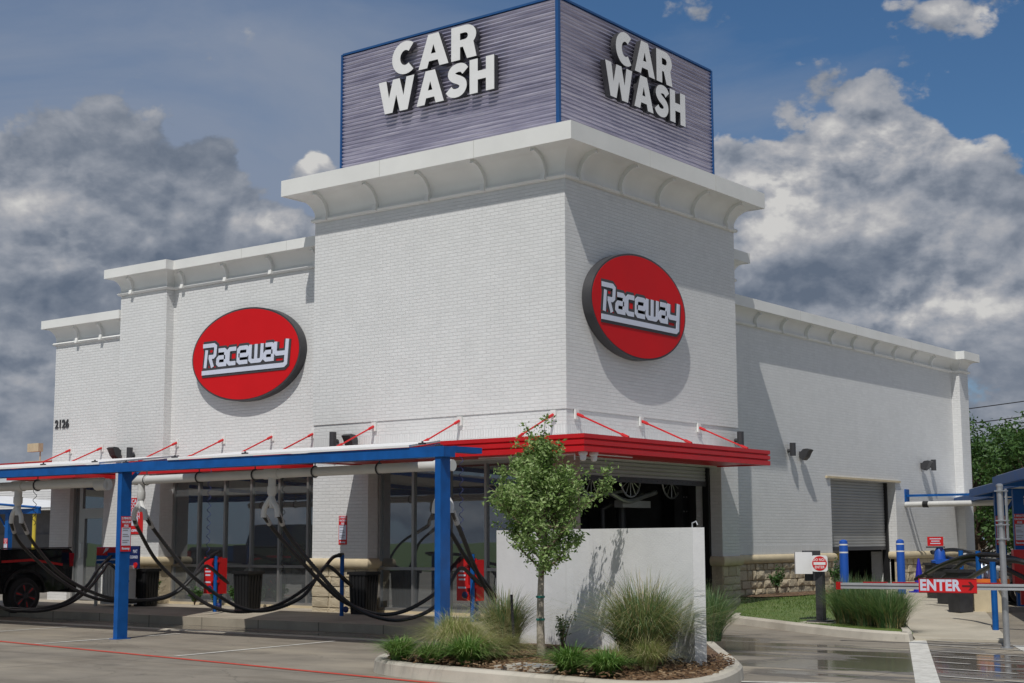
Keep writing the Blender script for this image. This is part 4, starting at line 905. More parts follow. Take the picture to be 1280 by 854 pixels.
# hose holders, red cabinets, coiled air lines
def holder(x, y, z0, h, label):
    T = thing('hose_holder', label, 'hose holder', (x, y, z0), 'blue hose holder posts')
    m = MB(); m.tube([(x, y, z0), (x, y, z0+h)], .04, 12); m.build('post', M['blue'], T, smooth='auto')
    m = MB(); m.tube([(x-.13, y, z0+h-.03), (x+.02, y, z0+h-.03), (x+.02, y-.02, z0+h+.02)], .016, 6); m.build('hook', M['charcoal'], T)
    m = MB(); m.lathe([(.06, 0), (.06, .03), (.03, .05)], (x+.12, y, z0+.12), (0, -1, 0), 12); m.tube([(x, y, z0+.14), (x+.12, y, z0+.14)], .012, 6); m.build('reel', M['navy'], T)
holder(-4.48, -.97, .15, 1.12, 'slim blue hose holder post in front of the white pier left of the tower')
holder(-7.70, -1.22, .15, 1.09, 'slim blue hose holder post beside the left red cabinet')
holder(-1.15, -1.22, .15, 1.15, 'slim blue hose holder post beside the red cabinet at the tower window')
def red_cabinet(x, y, label, lean=0):
    T = thing('vending_cabinet', label, 'vending cabinet', (x, y, .15), 'red cabinets by the windows')
    m = MB(); m.box(x-.24, x+.02, y-.12, y+.12, .5, 1.22); m.build('cabinet_body', M['redplastic'], T)
    m = MB(); m.box(x+.06, x+.19, y-.11, y+.10, .5, 1.20); m.build('side_dispenser', M['red'], T)
    m = MB()
    for z in (.72, 1.12): m.box(x-.0, x+.20, y-.16, y-.10, z, z+.05)
    m.build('clamp', M['orange'] if 0 else M['redplastic'], T)
    fm = FR(x-.12, y-.12, 0); m = MB()
    for i, q in enumerate((.05, .08, .07, .0, .09)):
        if q: m.prism([(-q, .99-.07*i), (q, .99-.07*i), (q, 1.02-.07*i), (-q, 1.02-.07*i)], .001, .004, fm)
    m.build('lettering', M['white'], T)
    m = MB(); m.lathe([(.06, 0), (.06, .02), (.02, .03)], (x-.05, y-.12, .6), (0, -1, 0), 14); m.build('coin_dial', M['navy'], T)
    m = MB(); m.tube([(x+.08, y+.04, .15), (x+.08, y+.04, 1.2)], .03, 8); m.build('leg', M['blue'], T)
red_cabinet(-7.86, -1.05, 'red vending cabinet before the storefront windows, left of a black bin')
red_cabinet(-1.30, -1.05, 'red vending cabinet between the right blue post and the tree')
def coil(x, y, z0, z1, label, m_):
    p = []; n = int((z1-z0)/.012)
    for i in range(n+1):
        z = z0+(z1-z0)*i/n; a = z*2*PI/.17; p.append((x+.032*math.cos(a), y+.032*math.sin(a), z))
    m = MB(); m.tube(p, .006, 5); tag(m.build('coiled_air_hose', m_, origin=(x, y, z0), smooth=True), label, 'air hose', 'coiled air lines')
coil(-5.0, -2.0, .95, 2.86, 'thin black coiled air line hanging in front of the white pier', M['black'])
coil(-7.62, -1.5, 1.2, 2.96, 'thin blue coiled air line hanging above the left red cabinet', M['navy'])
coil(-1.25, -1.4, 1.3, 2.98, 'thin blue coiled air line hanging above the red cabinet by the tree', M['navy'])
coil(-9.35, -4.3, 1.85, 2.72, 'thin dark coiled air line hanging under the beam at far left', M['navy'])
# mat cleaner machine
T = thing('mat_cleaner', 'silver ribbed mat cleaning machine with blue and red header boards', 'mat cleaner', (-11.35, -.75, .15))
m = MB(); m.box(-11.75, -11.0, -.85, -.55, .2, 1.0); m.box(-11.78, -10.97, -.87, -.53, .2, .34); m.box(-11.78, -10.97, -.87, -.53, .94, 1.02)
for i in range(7): m.box(-11.72+.105*i, -11.67+.105*i, -.875, -.85, .34, .94)
m.build('machine_body', M['pvc'], T)
m = MB(); m.box(-11.88, -10.98, -.93, -.89, 1.06, 1.42); m.mat(1).box(-11.87, -11.5, -.935, -.93, 1.24, 1.415); m.box(-11.5, -11.0, -.9345, -.93, 1.3, 1.415)
m.mat(2).prism([(-11.66, 1.27), (-11.56, 1.40), (-11.45, 1.40), (-11.5, 1.34), (-11.58, 1.31)], .9352, .9372, lambda u, v, w_: (u, -w_, v)); m.prism([(-11.86, 1.12), (-11.2, 1.14), (-11.2, 1.17), (-11.86, 1.15)], .931, .934, lambda u, v, w_: (u, -w_, v))
m.build('header_board', [M['blue'], M['redplastic'], M['white']], T)
m = MB(); m.box(-10.86, -10.82, -.62, -.1, .95, 1.44) if 0 else m.box(-11.3, -10.84, -.62, -.58, .96, 1.44); m.build('side_board', M['navy'], T)
m = MB(); text(m, 'MAT', .10, FR(-10.96, -.622, 1.32), .001, .001, .002, squeeze=.7); text(m, 'CLEANER', .085, FR(-11.0, -.622, 1.2), .001, .001, .002, squeeze=.7); m.build('lettering', M['white'], T)
m = MB(); m.lathe([(.06, 0), (.06, .02)], (-10.93, -.62, 1.03), (0, -1, 0), 12); m.build('emblem', M['redplastic'], T)
m = MB(); m.box(-11.95, -11.88, -.9, -.86, .15, 1.1); m.box(-11.2, -11.15, -.58, -.54, .15, 1.0); m.build('leg', M['galv'], T)
# bins
def make_bin(name, label, group, hw, h, m_, slats, loc, rz=0):
    T = thing(name, label, 'bin', (0, 0, 0), group); k = .86
    m = MB(); a = [(-hw*k, -hw*k, .0), (hw*k, -hw*k, .0), (hw*k, hw*k, .0), (-hw*k, hw*k, .0)]; b = [(-hw, -hw, h*.95), (hw, -hw, h*.95), (hw, hw, h*.95), (-hw, hw, h*.95)]
    m.add(a+b, [(0, 1, 5, 4), (1, 2, 6, 5), (2, 3, 7, 6), (3, 0, 4, 7), (3, 2, 1, 0), (4, 5, 6, 7)]); m.build('bin_body', m_, T)
    m = MB(); e = hw+.03
    for x0, x1, y0, y1 in ((-e, e, -e, -hw+.03), (-e, e, hw-.03, e), (-e, -hw+.03, -hw+.03, hw-.03), (hw-.03, e, -hw+.03, hw-.03)): m.box(x0, x1, y0, y1, h*.93, h)
    m.build('rim', m_, T)
    if slats:
        m = MB()
        for s in range(4):
            ca, sa = math.cos(s*PI/2), math.sin(s*PI/2)
            for i in range(5):
                u = -hw*.84+i*hw*.42
                for f0 in (0,):
                    p = [(u*k-.022, -hw*k-.012, .04), (u*k+.022, -hw*k-.012, .04), (u+.022, -hw-.012, h*.9), (u-.022, -hw-.012, h*.9), (u*k-.022, -hw*k, .04), (u*k+.022, -hw*k, .04), (u+.022, -hw, h*.9), (u-.022, -hw, h*.9)]
                    m.add([(x*ca-y*sa, x*sa+y*ca, z) for x, y, z in p], [(0, 1, 2, 3), (0, 3, 7, 4), (1, 5, 6, 2), (0, 4, 5, 1), (3, 2, 6, 7)])
        m.build('slat', m_, T)
    else:
        m = MB(); m.box(-hw*.5, hw*.5, -hw-.03, -hw-.0, h*.62, h*.68); m.box(-hw-.05, -hw, -hw*.4, hw*.4, h*.86, h*.9); m.build('handle', m_, T)
    T.location = loc; T.rotation_euler = (0, 0, rz); return T
b0 = make_bin('slatted_bin', 'black slatted bin beside the mat cleaner behind the left blue post', 'black slatted bins by the storefront', .20, .80, M['black'], True, (-11.0, -.28, .15), .1)
copy_tree(b0, (-7.0, -1.0, .15), .05, 'black slatted bin right of the left red cabinet')
copy_tree(b0, (-4.6, -.25, .15), .08, 'black slatted bin before the stone base of the pier left of the tower window')
b1 = make_bin('wash_bin', 'charcoal bin nearest the camera in the row of three on the side pavement', 'charcoal bins on the side pavement', .175, .77, M['binblack'], False, (4.78, 5.75, hz(5.75)+.036), -.47)
copy_tree(b1, (3.64, 8.1, .236), -.47, 'charcoal bin in the middle of the row of three on the side pavement')
copy_tree(b1, (2.40, 10.65, .236), -.5, 'charcoal bin farthest from the camera in the row of three, blue lump on top')
m = MB(); m.lathe([(.19, 0), (.20, .05), (.13, .07), (.11, .26), (.07, .33), (.0, .35)], (2.55, 10.5, .236+.765), n=14); m.obox((2.68, 10.4, .236+.80), (1, 0, 0), (0, 1, 0), (0, 0, 1), .15, .1, .05)
tag(m.build('blue_cover', M['bollard'], origin=(2.55, 10.5, .236+.765), smooth='auto'), 'bright blue plastic cover lying on the farthest charcoal bin', 'cover')

# ------------------------------------------------------------------ white screen wall on the island
W0, W1 = Vector((2.1, -4.70)), Vector((6.47, -6.71)); ang = math.atan2(W1.y-W0.y, W1.x-W0.x); ln = (W1-W0).length
fm = OB(W0.x, W0.y, .0, ang)
m = MB(); m.prism([(0, .05), (ln, .05), (ln, 1.675), (0, 1.675)], -.16, 0, fm)
tag(m.build('screen_wall', M['screen'], origin=(4.3, -5.7, .1)), 'low plain white rendered screen wall on the planted island before the tunnel', 'wall')
m = MB(); c_ = fm(ln-.12, 1.675, -.08); m.tube([Vector(c_)+Vector((.0, 0, 0)), Vector(c_)+Vector((.0, 0, .05)), Vector(c_)+Vector((.05, 0, .07)), Vector(c_)+Vector((.07, 0, .03))], .008, 6)
tag(m.build('wall_hook', M['galv'], origin=c_), 'small bent metal hook on the top right corner of the white screen wall', 'hook')

# ------------------------------------------------------------------ signs, gate and bollards on the right
gz0 = hz(3.9)
T = thing('sign_post', 'dark post on the lawn with a round red do not enter sign and grey box', 'sign post', (3.61, 2.38, .14))
m = MB(); m.box(3.545, 3.675, 2.32, 2.44, .13, 1.24); m.build('post', M['charcoal'], T)
m = MB(); m.box(3.42, 3.80, 2.20, 2.56, .12, .158); m.build('base_plate', M['charcoal'], T)
m = MB(); m.box(3.34, 3.95, 2.05, 2.70, .10, .135); m.build('concrete_pad', M['concrete'], T)
hd = math.radians(33)
fm = OB(3.66, 2.27, 1.12, hd-.05)
rr = [(.137-.042+.042*math.cos(a), .137-.042+.042*math.sin(a)) for a in [0, PI/6, PI/3, PI/2]]
sq = rr+[(-y, x) for x, y in rr]+[(-x, -y) for x, y in rr]+[(y, -x) for x, y in rr]
m = MB(); m.prism(sq, 0, .008, fm); sb = m.build('sign_plate', M['whitemetal'], T)
m = MB(); m.prism(arc(0, 0, .124, .124, 0, 360, 40)[:-1], .008, .011, fm); m.build('red_disc', M['redplastic'], sb)
m = MB(); m.prism([(-.10, -.023), (.10, -.023), (.10, .023), (-.10, .023)], .011, .014, fm); text(m, 'DO NOT', .062, fm_off(fm, 0, .062), .012, .001, .001, squeeze=.85); text(m, 'ENTER', .062, fm_off(fm, 0, -.064), .012, .001, .001, squeeze=.85); m.build('lettering', M['whitemetal'], sb)
fm = OB(3.27, 2.44, 1.125, hd)
m = MB(); m.prism([(-.15, -.185), (.14, -.185), (.14, .185), (-.15, .185)], 0, .14, fm); m.build('control_box', M['whitemetal'], T)
m = MB(); m.prism([(.03, -.31), (.30, -.31), (.30, .21), (.0, .21), (.0, -.19), (.03, -.19)], -.12, -.005, fm); m.build('back_box', M['charcoal'], T)
# barrier gate
T = thing('barrier_gate', 'white barrier arm with a red ENTER sign resting in a grey steel post', 'barrier', (7.65, -.05, 0))
A0, A1 = Vector((5.32, -.45, .845)), Vector((9.6, -.2, .865))
m = MB(); d = (A1-A0).normalized(); nn = Vector((-d.y, d.x, 0))
m.obox((A0+A1)/2, d, nn, (0, 0, 1), (A1-A0).length/2, .03, .043); m.build('arm', M['alum'], T)
m = MB(); m.obox((A0+A1)/2-nn*.0305, d, nn, (0, 0, 1), (A1-A0).length/2, .0015, .008); m.build('arm_groove', M['charcoal2'], T)
m = MB(); m.obox(A0-d*.03, d, nn, (0, 0, 1), .035, .042, .056); m.build('arm_tip', M['tail'], T)
m = MB()
for f in (.32, .74, 1.9, 2.75, 3.4): m.obox(A0+d*(f*1.05+.2)+Vector((0, 0, .051)), d, nn, (0, 0, 1), .18, .03, .009)
m.build('red_marker', M['tail'], T)
ha = math.atan2(d.y, d.x); fm = OB(*(A0+d*1.62-nn*.034+Vector((0, 0, .012))), ha)
m = MB(); m.prism([(-.42, -.105), (.42, -.105), (.42, .105), (-.42, .105)], 0, .012, fm); sp = m.build('enter_plate', M['redplastic'], T)
m = MB(); text(m, 'ENTER', .215, fm_off(fm, -.112, 0), .0125, .001, .009, squeeze=.88); m.build('lettering', M['white'], sp)
M['darkred'] = mat('dark_red_print', (.10, .008, .008), .5)
m = MB(); m.prism([(.21, -.014), (.33, -.014), (.30, -.06), (.335, -.06), (.385, 0), (.335, .06), (.30, .06), (.33, .014), (.21, .014)], .012, .014, fm)
for q in ((-.415, .415, .094, .104), (-.415, .415, -.104, -.094)): m.prism([(q[0], q[2]), (q[1], q[2]), (q[1], q[3]), (q[0], q[3])], .012, .014, fm)
m.build('arrow', M['darkred'], sp)
m = MB(); m.tube([(7.66, -.12, 0), (7.66, -.12, 2.27)], .045, 14); m.lathe([(.05, 0), (.05, .03), (.02, .045)], (7.66, -.12, 2.27), n=14); m.lathe([(.09, 0), (.09, .012)], (7.66, -.12, 0), n=16); m.build('steel_post', M['galv'], T, smooth='auto')
m = MB(); m.box(7.74, 7.755, -.15, -.09, 1.5, 2.24)
for z in (1.52, 1.72, 1.78, 2.2): m.box(7.6, 7.76, -.18, -.06, z, z+.018)
m.build('bracket_plate', M['galv'], T)
def bollard(x, y, label):
    g = hz(y); T = thing('bollard', label, 'bollard', (x, y, g), 'blue bollards at the roller door')
    m = MB(); m.lathe([(.095, 0), (.095, 1.24), (.085, 1.285), (.05, 1.31), (0.001, 1.318)], (x, y, g), n=20); m.build('sleeve', M['bollard'], T, smooth='auto')
    m = MB()
    for z in (1.02, 1.19): m.lathe([(.0965, z), (.0965, z+.03)], (x, y, g), n=20)
    m.build('reflective_band', M['whitemetal'], T)
bollard(.80, 9.39, 'blue bollard left of the roller door, in front of its left jamb'); bollard(.80, 12.5, 'blue bollard right of the roller door, above the ENTER sign end')
T = thing('traffic_cone', 'blue traffic cone standing behind the ENTER sign', 'cone', (.75, 13.7, .23))
m = MB(); m.lathe([(.15, .03), (.025, .80), (.02, .82)], (.75, 13.7, .23), n=18); m.build('cone_body', M['conebl'], T, smooth='auto')
m = MB(); m.box(.55, .95, 13.5, 13.9, .235, .265); m.build('base', M['conebl'], T)

# ------------------------------------------------------------------ right-hand vacuum row along the slanting pavement
d3 = Vector((-.455, .89, 0)).normalized(); e3 = Vector((d3.y, -d3.x, 0))
def side_canopy(p0, ln, label, posts, po=.25):
    g = .2; T = thing('vacuum_canopy', label, 'canopy', (p0[0], p0[1], g), 'side vacuum canopies')
    a = Vector((p0[0], p0[1], 0)); b = a-d3*ln
    m = MB(); c = (a+b)/2+Vector((0, 0, 2.585)); m.obox(c, d3, e3, (0, 0, 1), ln/2, .05, .085); m.obox(c+e3*2.2, d3, e3, (0, 0, 1), ln/2, .05, .085)
    for q in (a, b): m.obox(q+e3*1.1+Vector((0, 0, 2.585)), e3, d3, (0, 0, 1), 1.05, .05, .085)
    m.build('beam', M['blue'], T)
    m = MB(); m.obox(c+e3*1.1+Vector((0, 0, .10)), d3, e3, (0, 0, 1), ln/2-.03, 1.08, .012); m.build('roof_sheet', M['fabric'], T)
    for f in posts:
        p = a-d3*f+e3*po; m = MB(); m.obox((p.x, p.y, 1.35), d3, e3, (0, 0, 1), .10, .10, 1.15); m.build('post', M['navy'] if 0 else M['blue'], T)
        m = MB(); q = p+Vector((0, 0, 1.9)); m.tube([q, q+e3*.4+Vector((0, 0, .6))], .035, 6); m.build('brace', M['blue'], T)
    return T, a
T, a = side_canopy((-.91, 20.6), 8.4, 'blue-framed canopy farthest back beyond the roller door', (8.0,), 2.1)
T, a = side_canopy((2.37, 13.07), 7.0, 'blue-framed canopy in the middle of the side row, on two blue posts with notices', (2.65, 5.3))
pA, pB = a-d3*2.65, a-d3*5.3
T, a = side_canopy((5.3, 6.4), 5.4, 'blue-framed canopy nearest the barrier at the right edge', (2.6,))
for p, lab in ((pA, 'red and white vacuum notice on the side canopy post half hidden by the steel post'), (pB, 'red and white vacuum notice on the canopy post at the right edge')):
    q = p+e3*.25-d3*.104; hh = math.atan2(e3.y, e3.x); notice(OB(q.x, q.y, 1.70, hh), (q.x, q.y, 1.7), .2, .62, VF, lab, 'vacuum notices')
T = thing('suction_pipe', 'white vacuum pipe crossing from the right wing wall to the side canopies', 'vacuum pipe', (1, 16.85, 2.42))
m = MB(); m.tube([(-.84, 16.85, 2.43), (6.0, 16.9, 2.46)], .075, 12); m.build('pipe', M['pvc'], T, smooth='auto')
m = MB(); m.tube([(-.35, 16.85, 2.43), (-.2, 16.85, 2.43)], .085, 12); m.build('coupling', M['black'], T)
m = MB(); m.obox((1.4, 16.95, 2.67), (1, .0, 0), (0, 1, 0), (0, 0, 1), 2.22, .03, .03); m.box(-.85, -.82, 16.82, 17.08, 2.5, 2.84); tag(m.build('strut', M['blue'], origin=(1.8, 16.95, 2.67)), 'thin blue strut from the right wing wall above the white pipe', 'strut')
for (x, y, h, lab) in ((2.05, 11.75, 1.06, 'slim blue post farthest back among the hoses on the right'), (3.42, 9.45, 1.05, 'slim blue post, second farthest among the hoses on the right'), (5.02, 6.1, 1.10, 'slim blue post beside the nearest charcoal bin'), (6.45, 2.85, 1.10, 'slim blue post nearest the grey barrier post')):
    g = hz(y)+.03; T = thing('hose_holder', lab, 'hose holder', (x, y, g), 'blue posts of the side row')
    m = MB(); m.tube([(x, y, g), (x, y, g+h)], .05, 10); m.build('post', M['blue'], T, smooth='auto')
    m = MB(); m.lathe([(.05, 0), (.05, .06)], (x+.07, y, g+h-.1), (1, 0, 0), 10); m.build('nozzle_cup', M['pvcgrey'], T)
def P3(px, py_, y): return (px, y, py_)
RH = [([(1.9, 12.2, 1.25), (2.6, 11.3, 1.28), (3.4, 10.3, 1.2), (4.1, 9.2, 1.08), (4.7, 8.2, .9), (5.2, 7.6, .8)], 'topmost black hose arching between the far blue posts'),
      ([(2.0, 11.5, 1.22), (2.7, 10.6, 1.12), (3.6, 9.4, 1.02), (4.4, 8.4, .86), (5.2, 7.3, .6), (6.2, 6.6, .35)], 'black hose running just under the topmost one on the right'),
      ([(2.6, 9.2, .72), (3.3, 8.9, .98), (3.9, 8.4, 1.08), (4.8, 7.6, 1.1), (5.6, 7.0, .95), (6.3, 6.4, .7), (7.0, 5.9, .5)], 'black hose rising over the middle blue post and falling towards the parked car'),
      ([(3.5, 7.4, .86), (4.1, 6.8, 1.05), (4.9, 6.15, 1.22), (5.6, 5.9, 1.2), (6.4, 5.6, 1.0), (7.2, 5.2, .8), (8.2, 4.8, .5)], 'black hose hooked over the post beside the nearest bin'),
      ([(3.9, 6.9, .68), (4.3, 6.6, .9), (4.85, 6.2, 1.14), (5.5, 5.9, 1.02), (6.1, 5.6, .8), (6.9, 5.1, .55)], 'black hose with its nozzle hanging left of the post beside the nearest bin'),
      ([(5.35, 4.1, .75), (5.8, 3.7, .9), (6.42, 2.95, 1.1), (6.85, 2.75, 1.18), (7.3, 2.7, 1.05), (7.9, 2.5, .8)], 'black hose laid over the blue post nearest the barrier'),
      ([(6.9, 3.4, .6), (7.05, 3.3, .85), (7.3, 3.2, 1.0), (7.7, 3.0, .98), (8.2, 2.8, .75)], 'black hose looping up at the right edge behind the barrier post')]
for p, lab in RH:
    T = thing('vacuum_hose', lab, 'vacuum hose', p[0], 'black hoses of the side row'); m = MB(); m.tube(cr(p, 6), .045, 8); m.build('hose', M['hose'], T, smooth='auto')
    e = Vector(p[0]); d = (Vector(p[0])-Vector(p[1])).normalized(); m = MB(); m.tube([e, e+d*.15], [.055, .03], 8); m.build('nozzle', M['black'], T)
T = thing('vending_cabinet', 'tall red cabinet on a red leg behind the grey barrier post', 'vending cabinet', (5.75, 6.6, .2))
m = MB(); m.obox((5.62, 6.9, .98), e3, d3, (0, 0, 1), .22, .14, .34); m.build('cabinet_body', M['redplastic'], T)
m = MB(); m.obox((6.15, 7.15, 1.02), e3, d3, (0, 0, 1), .12, .13, .26); m.build('side_dispenser', M['red'], T)
m = MB(); m.obox((5.78, 6.9, .42), e3, d3, (0, 0, 1), .045, .045, .24); m.build('leg', M['redplastic'], T)
m = MB(); m.obox((5.57, 6.86, .46), e3, d3, (0, 0, 1), .05, .05, .16); m.build('bracket', M['redplastic'], T)
T = thing('small_sign', 'small red sign board on a blue stake above the charcoal bins', 'sign', (2.55, 10.2, .9))
m = MB(); m.tube([(2.6, 10.45, .9), (2.6, 10.45, 1.35)], .04, 8); m.build('stake', M['navy'], T)
fm = OB(2.5, 10.4, 1.46, .55); m = MB(); m.prism([(-.17, -.09), (.17, -.09), (.17, .11), (-.17, .11)], 0, .012, fm); m.build('sign_board', M['redplastic'], T)
m = MB()
for i, q in enumerate((.12, .09, .11)): m.prism([(-q, .055-.05*i), (q, .055-.05*i), (q, .075-.05*i), (-q, .075-.05*i)], .0125, .0145, fm)
m.build('lettering', M['white'], T)
m = MB(); m.prism([(-.2, -.13), (.2, -.13), (.2, -.10), (-.2, -.10)], -.02, .03, fm); m.build('tray', M['charcoal'], T)

# ------------------------------------------------------------------ vehicles
def wheel(par, c, ax, r, wd, rim_m, acc_m, nsp=6):
    ax = Vector(ax).normalized(); c = Vector(c)
    m = MB(); m.lathe([(r*.66, -wd/2), (r*.93, -wd/2), (r, -wd*.36), (r, wd*.36), (r*.93, wd/2), (r*.66, wd/2)], c, ax, 36); wo = m.build('wheel', M['tyre'], par, smooth='auto')
    m = MB(); up = Vector((0, 0, 1)); u = ax.cross(up).normalized(); f = c+ax*wd*.53
    ring = [f+(u*math.cos(2*PI*i/32)+up*math.sin(2*PI*i/32))*r*.66 for i in range(33)]; m.tube(ring, .022, 6)
    m.lathe([(r*.66, -wd*.2), (r*.64, -wd*.1)], c, ax, 24)
    for i in range(nsp):
        for da, mi in ((-.14, 0), (.14, 0), (.0, 1)):
            a = 2*PI*i/nsp+.3; p = f+(u*math.cos(a)+up*math.sin(a))*r*.12; q = f+(u*math.cos(a+da)+up*math.sin(a+da))*r*(.64 if mi == 0 else .6)+ax*(.008 if mi else 0)
            m.mat(mi).tube([p, q], .02 if mi == 0 else .016, 6)
    m.mat(0).lathe([(r*.16, -.03), (r*.16, .02), (r*.10, .03)], f, ax, 14); m.build('rim', [rim_m, acc_m], wo)
def arch(cu, r, z0, n=10): return [(cu+r*math.cos(PI*i/n), z0+r*math.sin(PI*i/n)*.95) for i in range(n+1)]
# black pickup, backed up to the kerb, tail towards the building
tx, ty, tz = -12.05, -1.42, .03
T = thing('pickup_truck', 'glossy black pickup truck with red wheel accents backed up to the kerb', 'pickup truck', (tx-.9, ty-2.5, tz))
fm = lambda u, v, w_: (tx-w_, ty-u, tz+v)
side = [(.0, .62), (-.015, 1.10), (.0, 1.30), (.05, 1.36), (1.75, 1.355), (1.76, 1.39), (3.55, 1.38), (4.9, 1.24), (5.2, 1.08), (5.22, .55)]+[(4.83, .46)]+arch(4.33, .46, .46)[1:-1]+[(3.87, .46), (1.64, .44)]+arch(1.17, .47, .44)[1:-1]+[(.70, .44), (.06, .52)]
m = MB()
n = len(side); prof = [(0, .0), (.015, -.0)]
vs = []; lay = [(.035, .0), (.0, .06), (.0, 1.77), (.035, 1.83)]
for ins, w_ in lay: vs += [fm(u*(1-ins*.02)+ins*.05, min(v, v-ins*(1 if v > 1.2 else 0)*.8), w_) for u, v in side]
m.add(vs, [(a*n+i, a*n+(i+1) % n, (a+1)*n+(i+1) % n, (a+1)*n+i) for a in range(3) for i in range(n)]+[tuple(range(n)), tuple(range(3*n, 4*n))])
m.build('body', M['paintblack'], T)
m = MB(); m.prism([(1.775, .50), (1.79, .50), (1.79, 1.37), (1.775, 1.37)], -.004, .02, fm); m.prism([(.09, .64), (.10, .64), (.10, 1.34), (.09, 1.34)], -.004, .02, fm); m.build('panel_gap', M['black'], T)
m = MB(); m.prism([(.02, 1.362), (1.74, 1.362), (1.74, 1.385), (.02, 1.392)], .02, .09, fm); m.build('bed_rail', M['charcoal'], T)
m = MB(); m.ribbon([(.25, 1.02), (1.0, 1.13), (1.74, 1.10)], .05, -.003, .004, fm); m.build('red_stripe', M['redrim'], T)
m = MB(); m.prism([(1.80, 1.385), (1.98, 1.88), (2.2, 1.92), (2.95, 1.91), (3.6, 1.39)], .12, 1.71, fm); m.build('cab', M['paintblack'], T)
m = MB(); m.prism([(1.95, 1.42), (2.08, 1.80), (2.60, 1.83), (2.60, 1.42)], .112, 1.718, fm); m.prism([(2.66, 1.42), (2.66, 1.83), (2.93, 1.82), (3.42, 1.42)], .112, 1.718, fm); m.build('side_window', M['autoglass'], T)
for w0 in (-.012, 1.70):
    m = MB(); m.prism([(-.012, .98), (-.03, 1.26), (.10, 1.27), (.07, .98)], w0, w0+.14, fm); m.build('tail_light', M['tail'], T)
m = MB(); m.prism([(-.16, .42), (-.17, .60), (.0, .62), (.04, .44)], .06, 1.77, fm); m.build('bumper', M['black'], T)
for cu in (1.17, 4.33): m = MB(); m.ribbon([(x, y) for x, y in arch(cu, .485, .46, 14)], .05, -.025, .05, fm); m.build('wheel_arch', M['black'], T)
m = MB(); m.prism([(1.80, .42), (1.80, .47), (3.8, .47), (3.8, .42)], -.05, .06, fm); m.build('side_step', M['black'], T)
for cu in (1.17, 4.33):
    for w0, s in ((.10, 1), (1.73, -1)): wheel(T, fm(cu, .385, w0), (s, 0, 0), .385, .26, M['charcoal'], M['redrim'])
# champagne car parked in the side row
T = thing('parked_car', 'champagne coloured car parked nose-in behind the side hoses at the right edge', 'car', (6, 9.4, .2))
wc = Vector((4.95, 8.80, .2)); nose = wc-e3*.82
fm = lambda u, v, w_: tuple(nose+e3*u+d3*w_+Vector((0, 0, v)))
side = [(.03, .34), (.0, .5), (.06, .62), (.35, .74), (1.15, .83), (1.75, 1.20), (2.1, 1.28), (2.9, 1.27), (3.5, .92), (4.0, .88), (4.1, .7), (4.08, .32)]+[(3.62, .26)]+arch(3.27, .34, .26)[1:-1]+[(2.92, .22), (1.17, .22)]+arch(.82, .34, .26)[1:-1]+[(.47, .24), (.12, .24)]
n = len(side); m = MB(); vs = []
for ins, w_ in [(.05, .0), (.0, .10), (.0, 1.50), (.05, 1.60)]: vs += [fm(u, v, w_+(.14 if v > .95 and w_ < .8 else (-.14 if v > .95 else 0))) for u, v in side]
m.add(vs, [(a*n+i, a*n+(i+1) % n, (a+1)*n+(i+1) % n, (a+1)*n+i) for a in range(3) for i in range(n)]+[tuple(range(n)), tuple(range(3*n, 4*n))]); m.build('body', M['silverpaint'], T)
m = MB(); m.prism([(1.32, .86), (1.80, 1.17), (2.28, 1.22), (2.28, .86)], .06, 1.54, fm); m.prism([(2.34, .86), (2.34, 1.22), (2.86, 1.21), (3.35, .90)], .06, 1.54, fm); m.build('side_window', M['autoglass'], T)
m = MB(); m.prism([(.02, .54), (.08, .62), (.32, .68), (.28, .58)], -.006, .3, fm); m.build('headlight', M['chrome'], T)
m = MB(); m.prism([(-.008, .28), (-.008, .46), (.05, .46), (.05, .28)], .25, 1.35, fm); m.build('grille', M['black'], T)
for cu in (.82, 3.27):
    for w0, s in ((.07, 1), (1.53, -1)): wheel(T, fm(cu, .30, w0), -d3*s, .30, .2, M['chrome'], M['chrome'], 8)
# bottles and an orange lid on the car bonnet side: supplies seen between the blue posts
m = MB()
for i in range(4): m.lathe([(.05, 0), (.055, .02), (.055, .2), (.02, .26), (.02, .29)], (4.95+.13*i, 5.95-.12*i+.5, hz(6)+.62), n=10)
tag(m.build('bottle_pack', M['clearblue'], origin=(5.1, 6.2, .8)), 'pack of clear bluish bottles between two blue posts behind the barrier arm', 'bottles')
m = MB(); m.obox((5.15, 6.25, hz(6)+.56), e3, d3, (0, 0, 1), .34, .2, .06); tag(m.build('supply_crate', M['orange'], origin=(5.1, 6.2, .7)), 'orange crate under the clear bottles behind the barrier arm', 'crate')
m = MB(); m.obox((5.15, 6.25, hz(6)+.25), e3, d3, (0, 0, 1), .30, .18, .24); tag(m.build('bumper_block', M['cap'], origin=(5.1, 6.2, .2)), 'low beige cart added in place of the car bumper, below the orange crate behind the barrier arm', 'filler')  # beige box added to stand for the bumper of the parked car

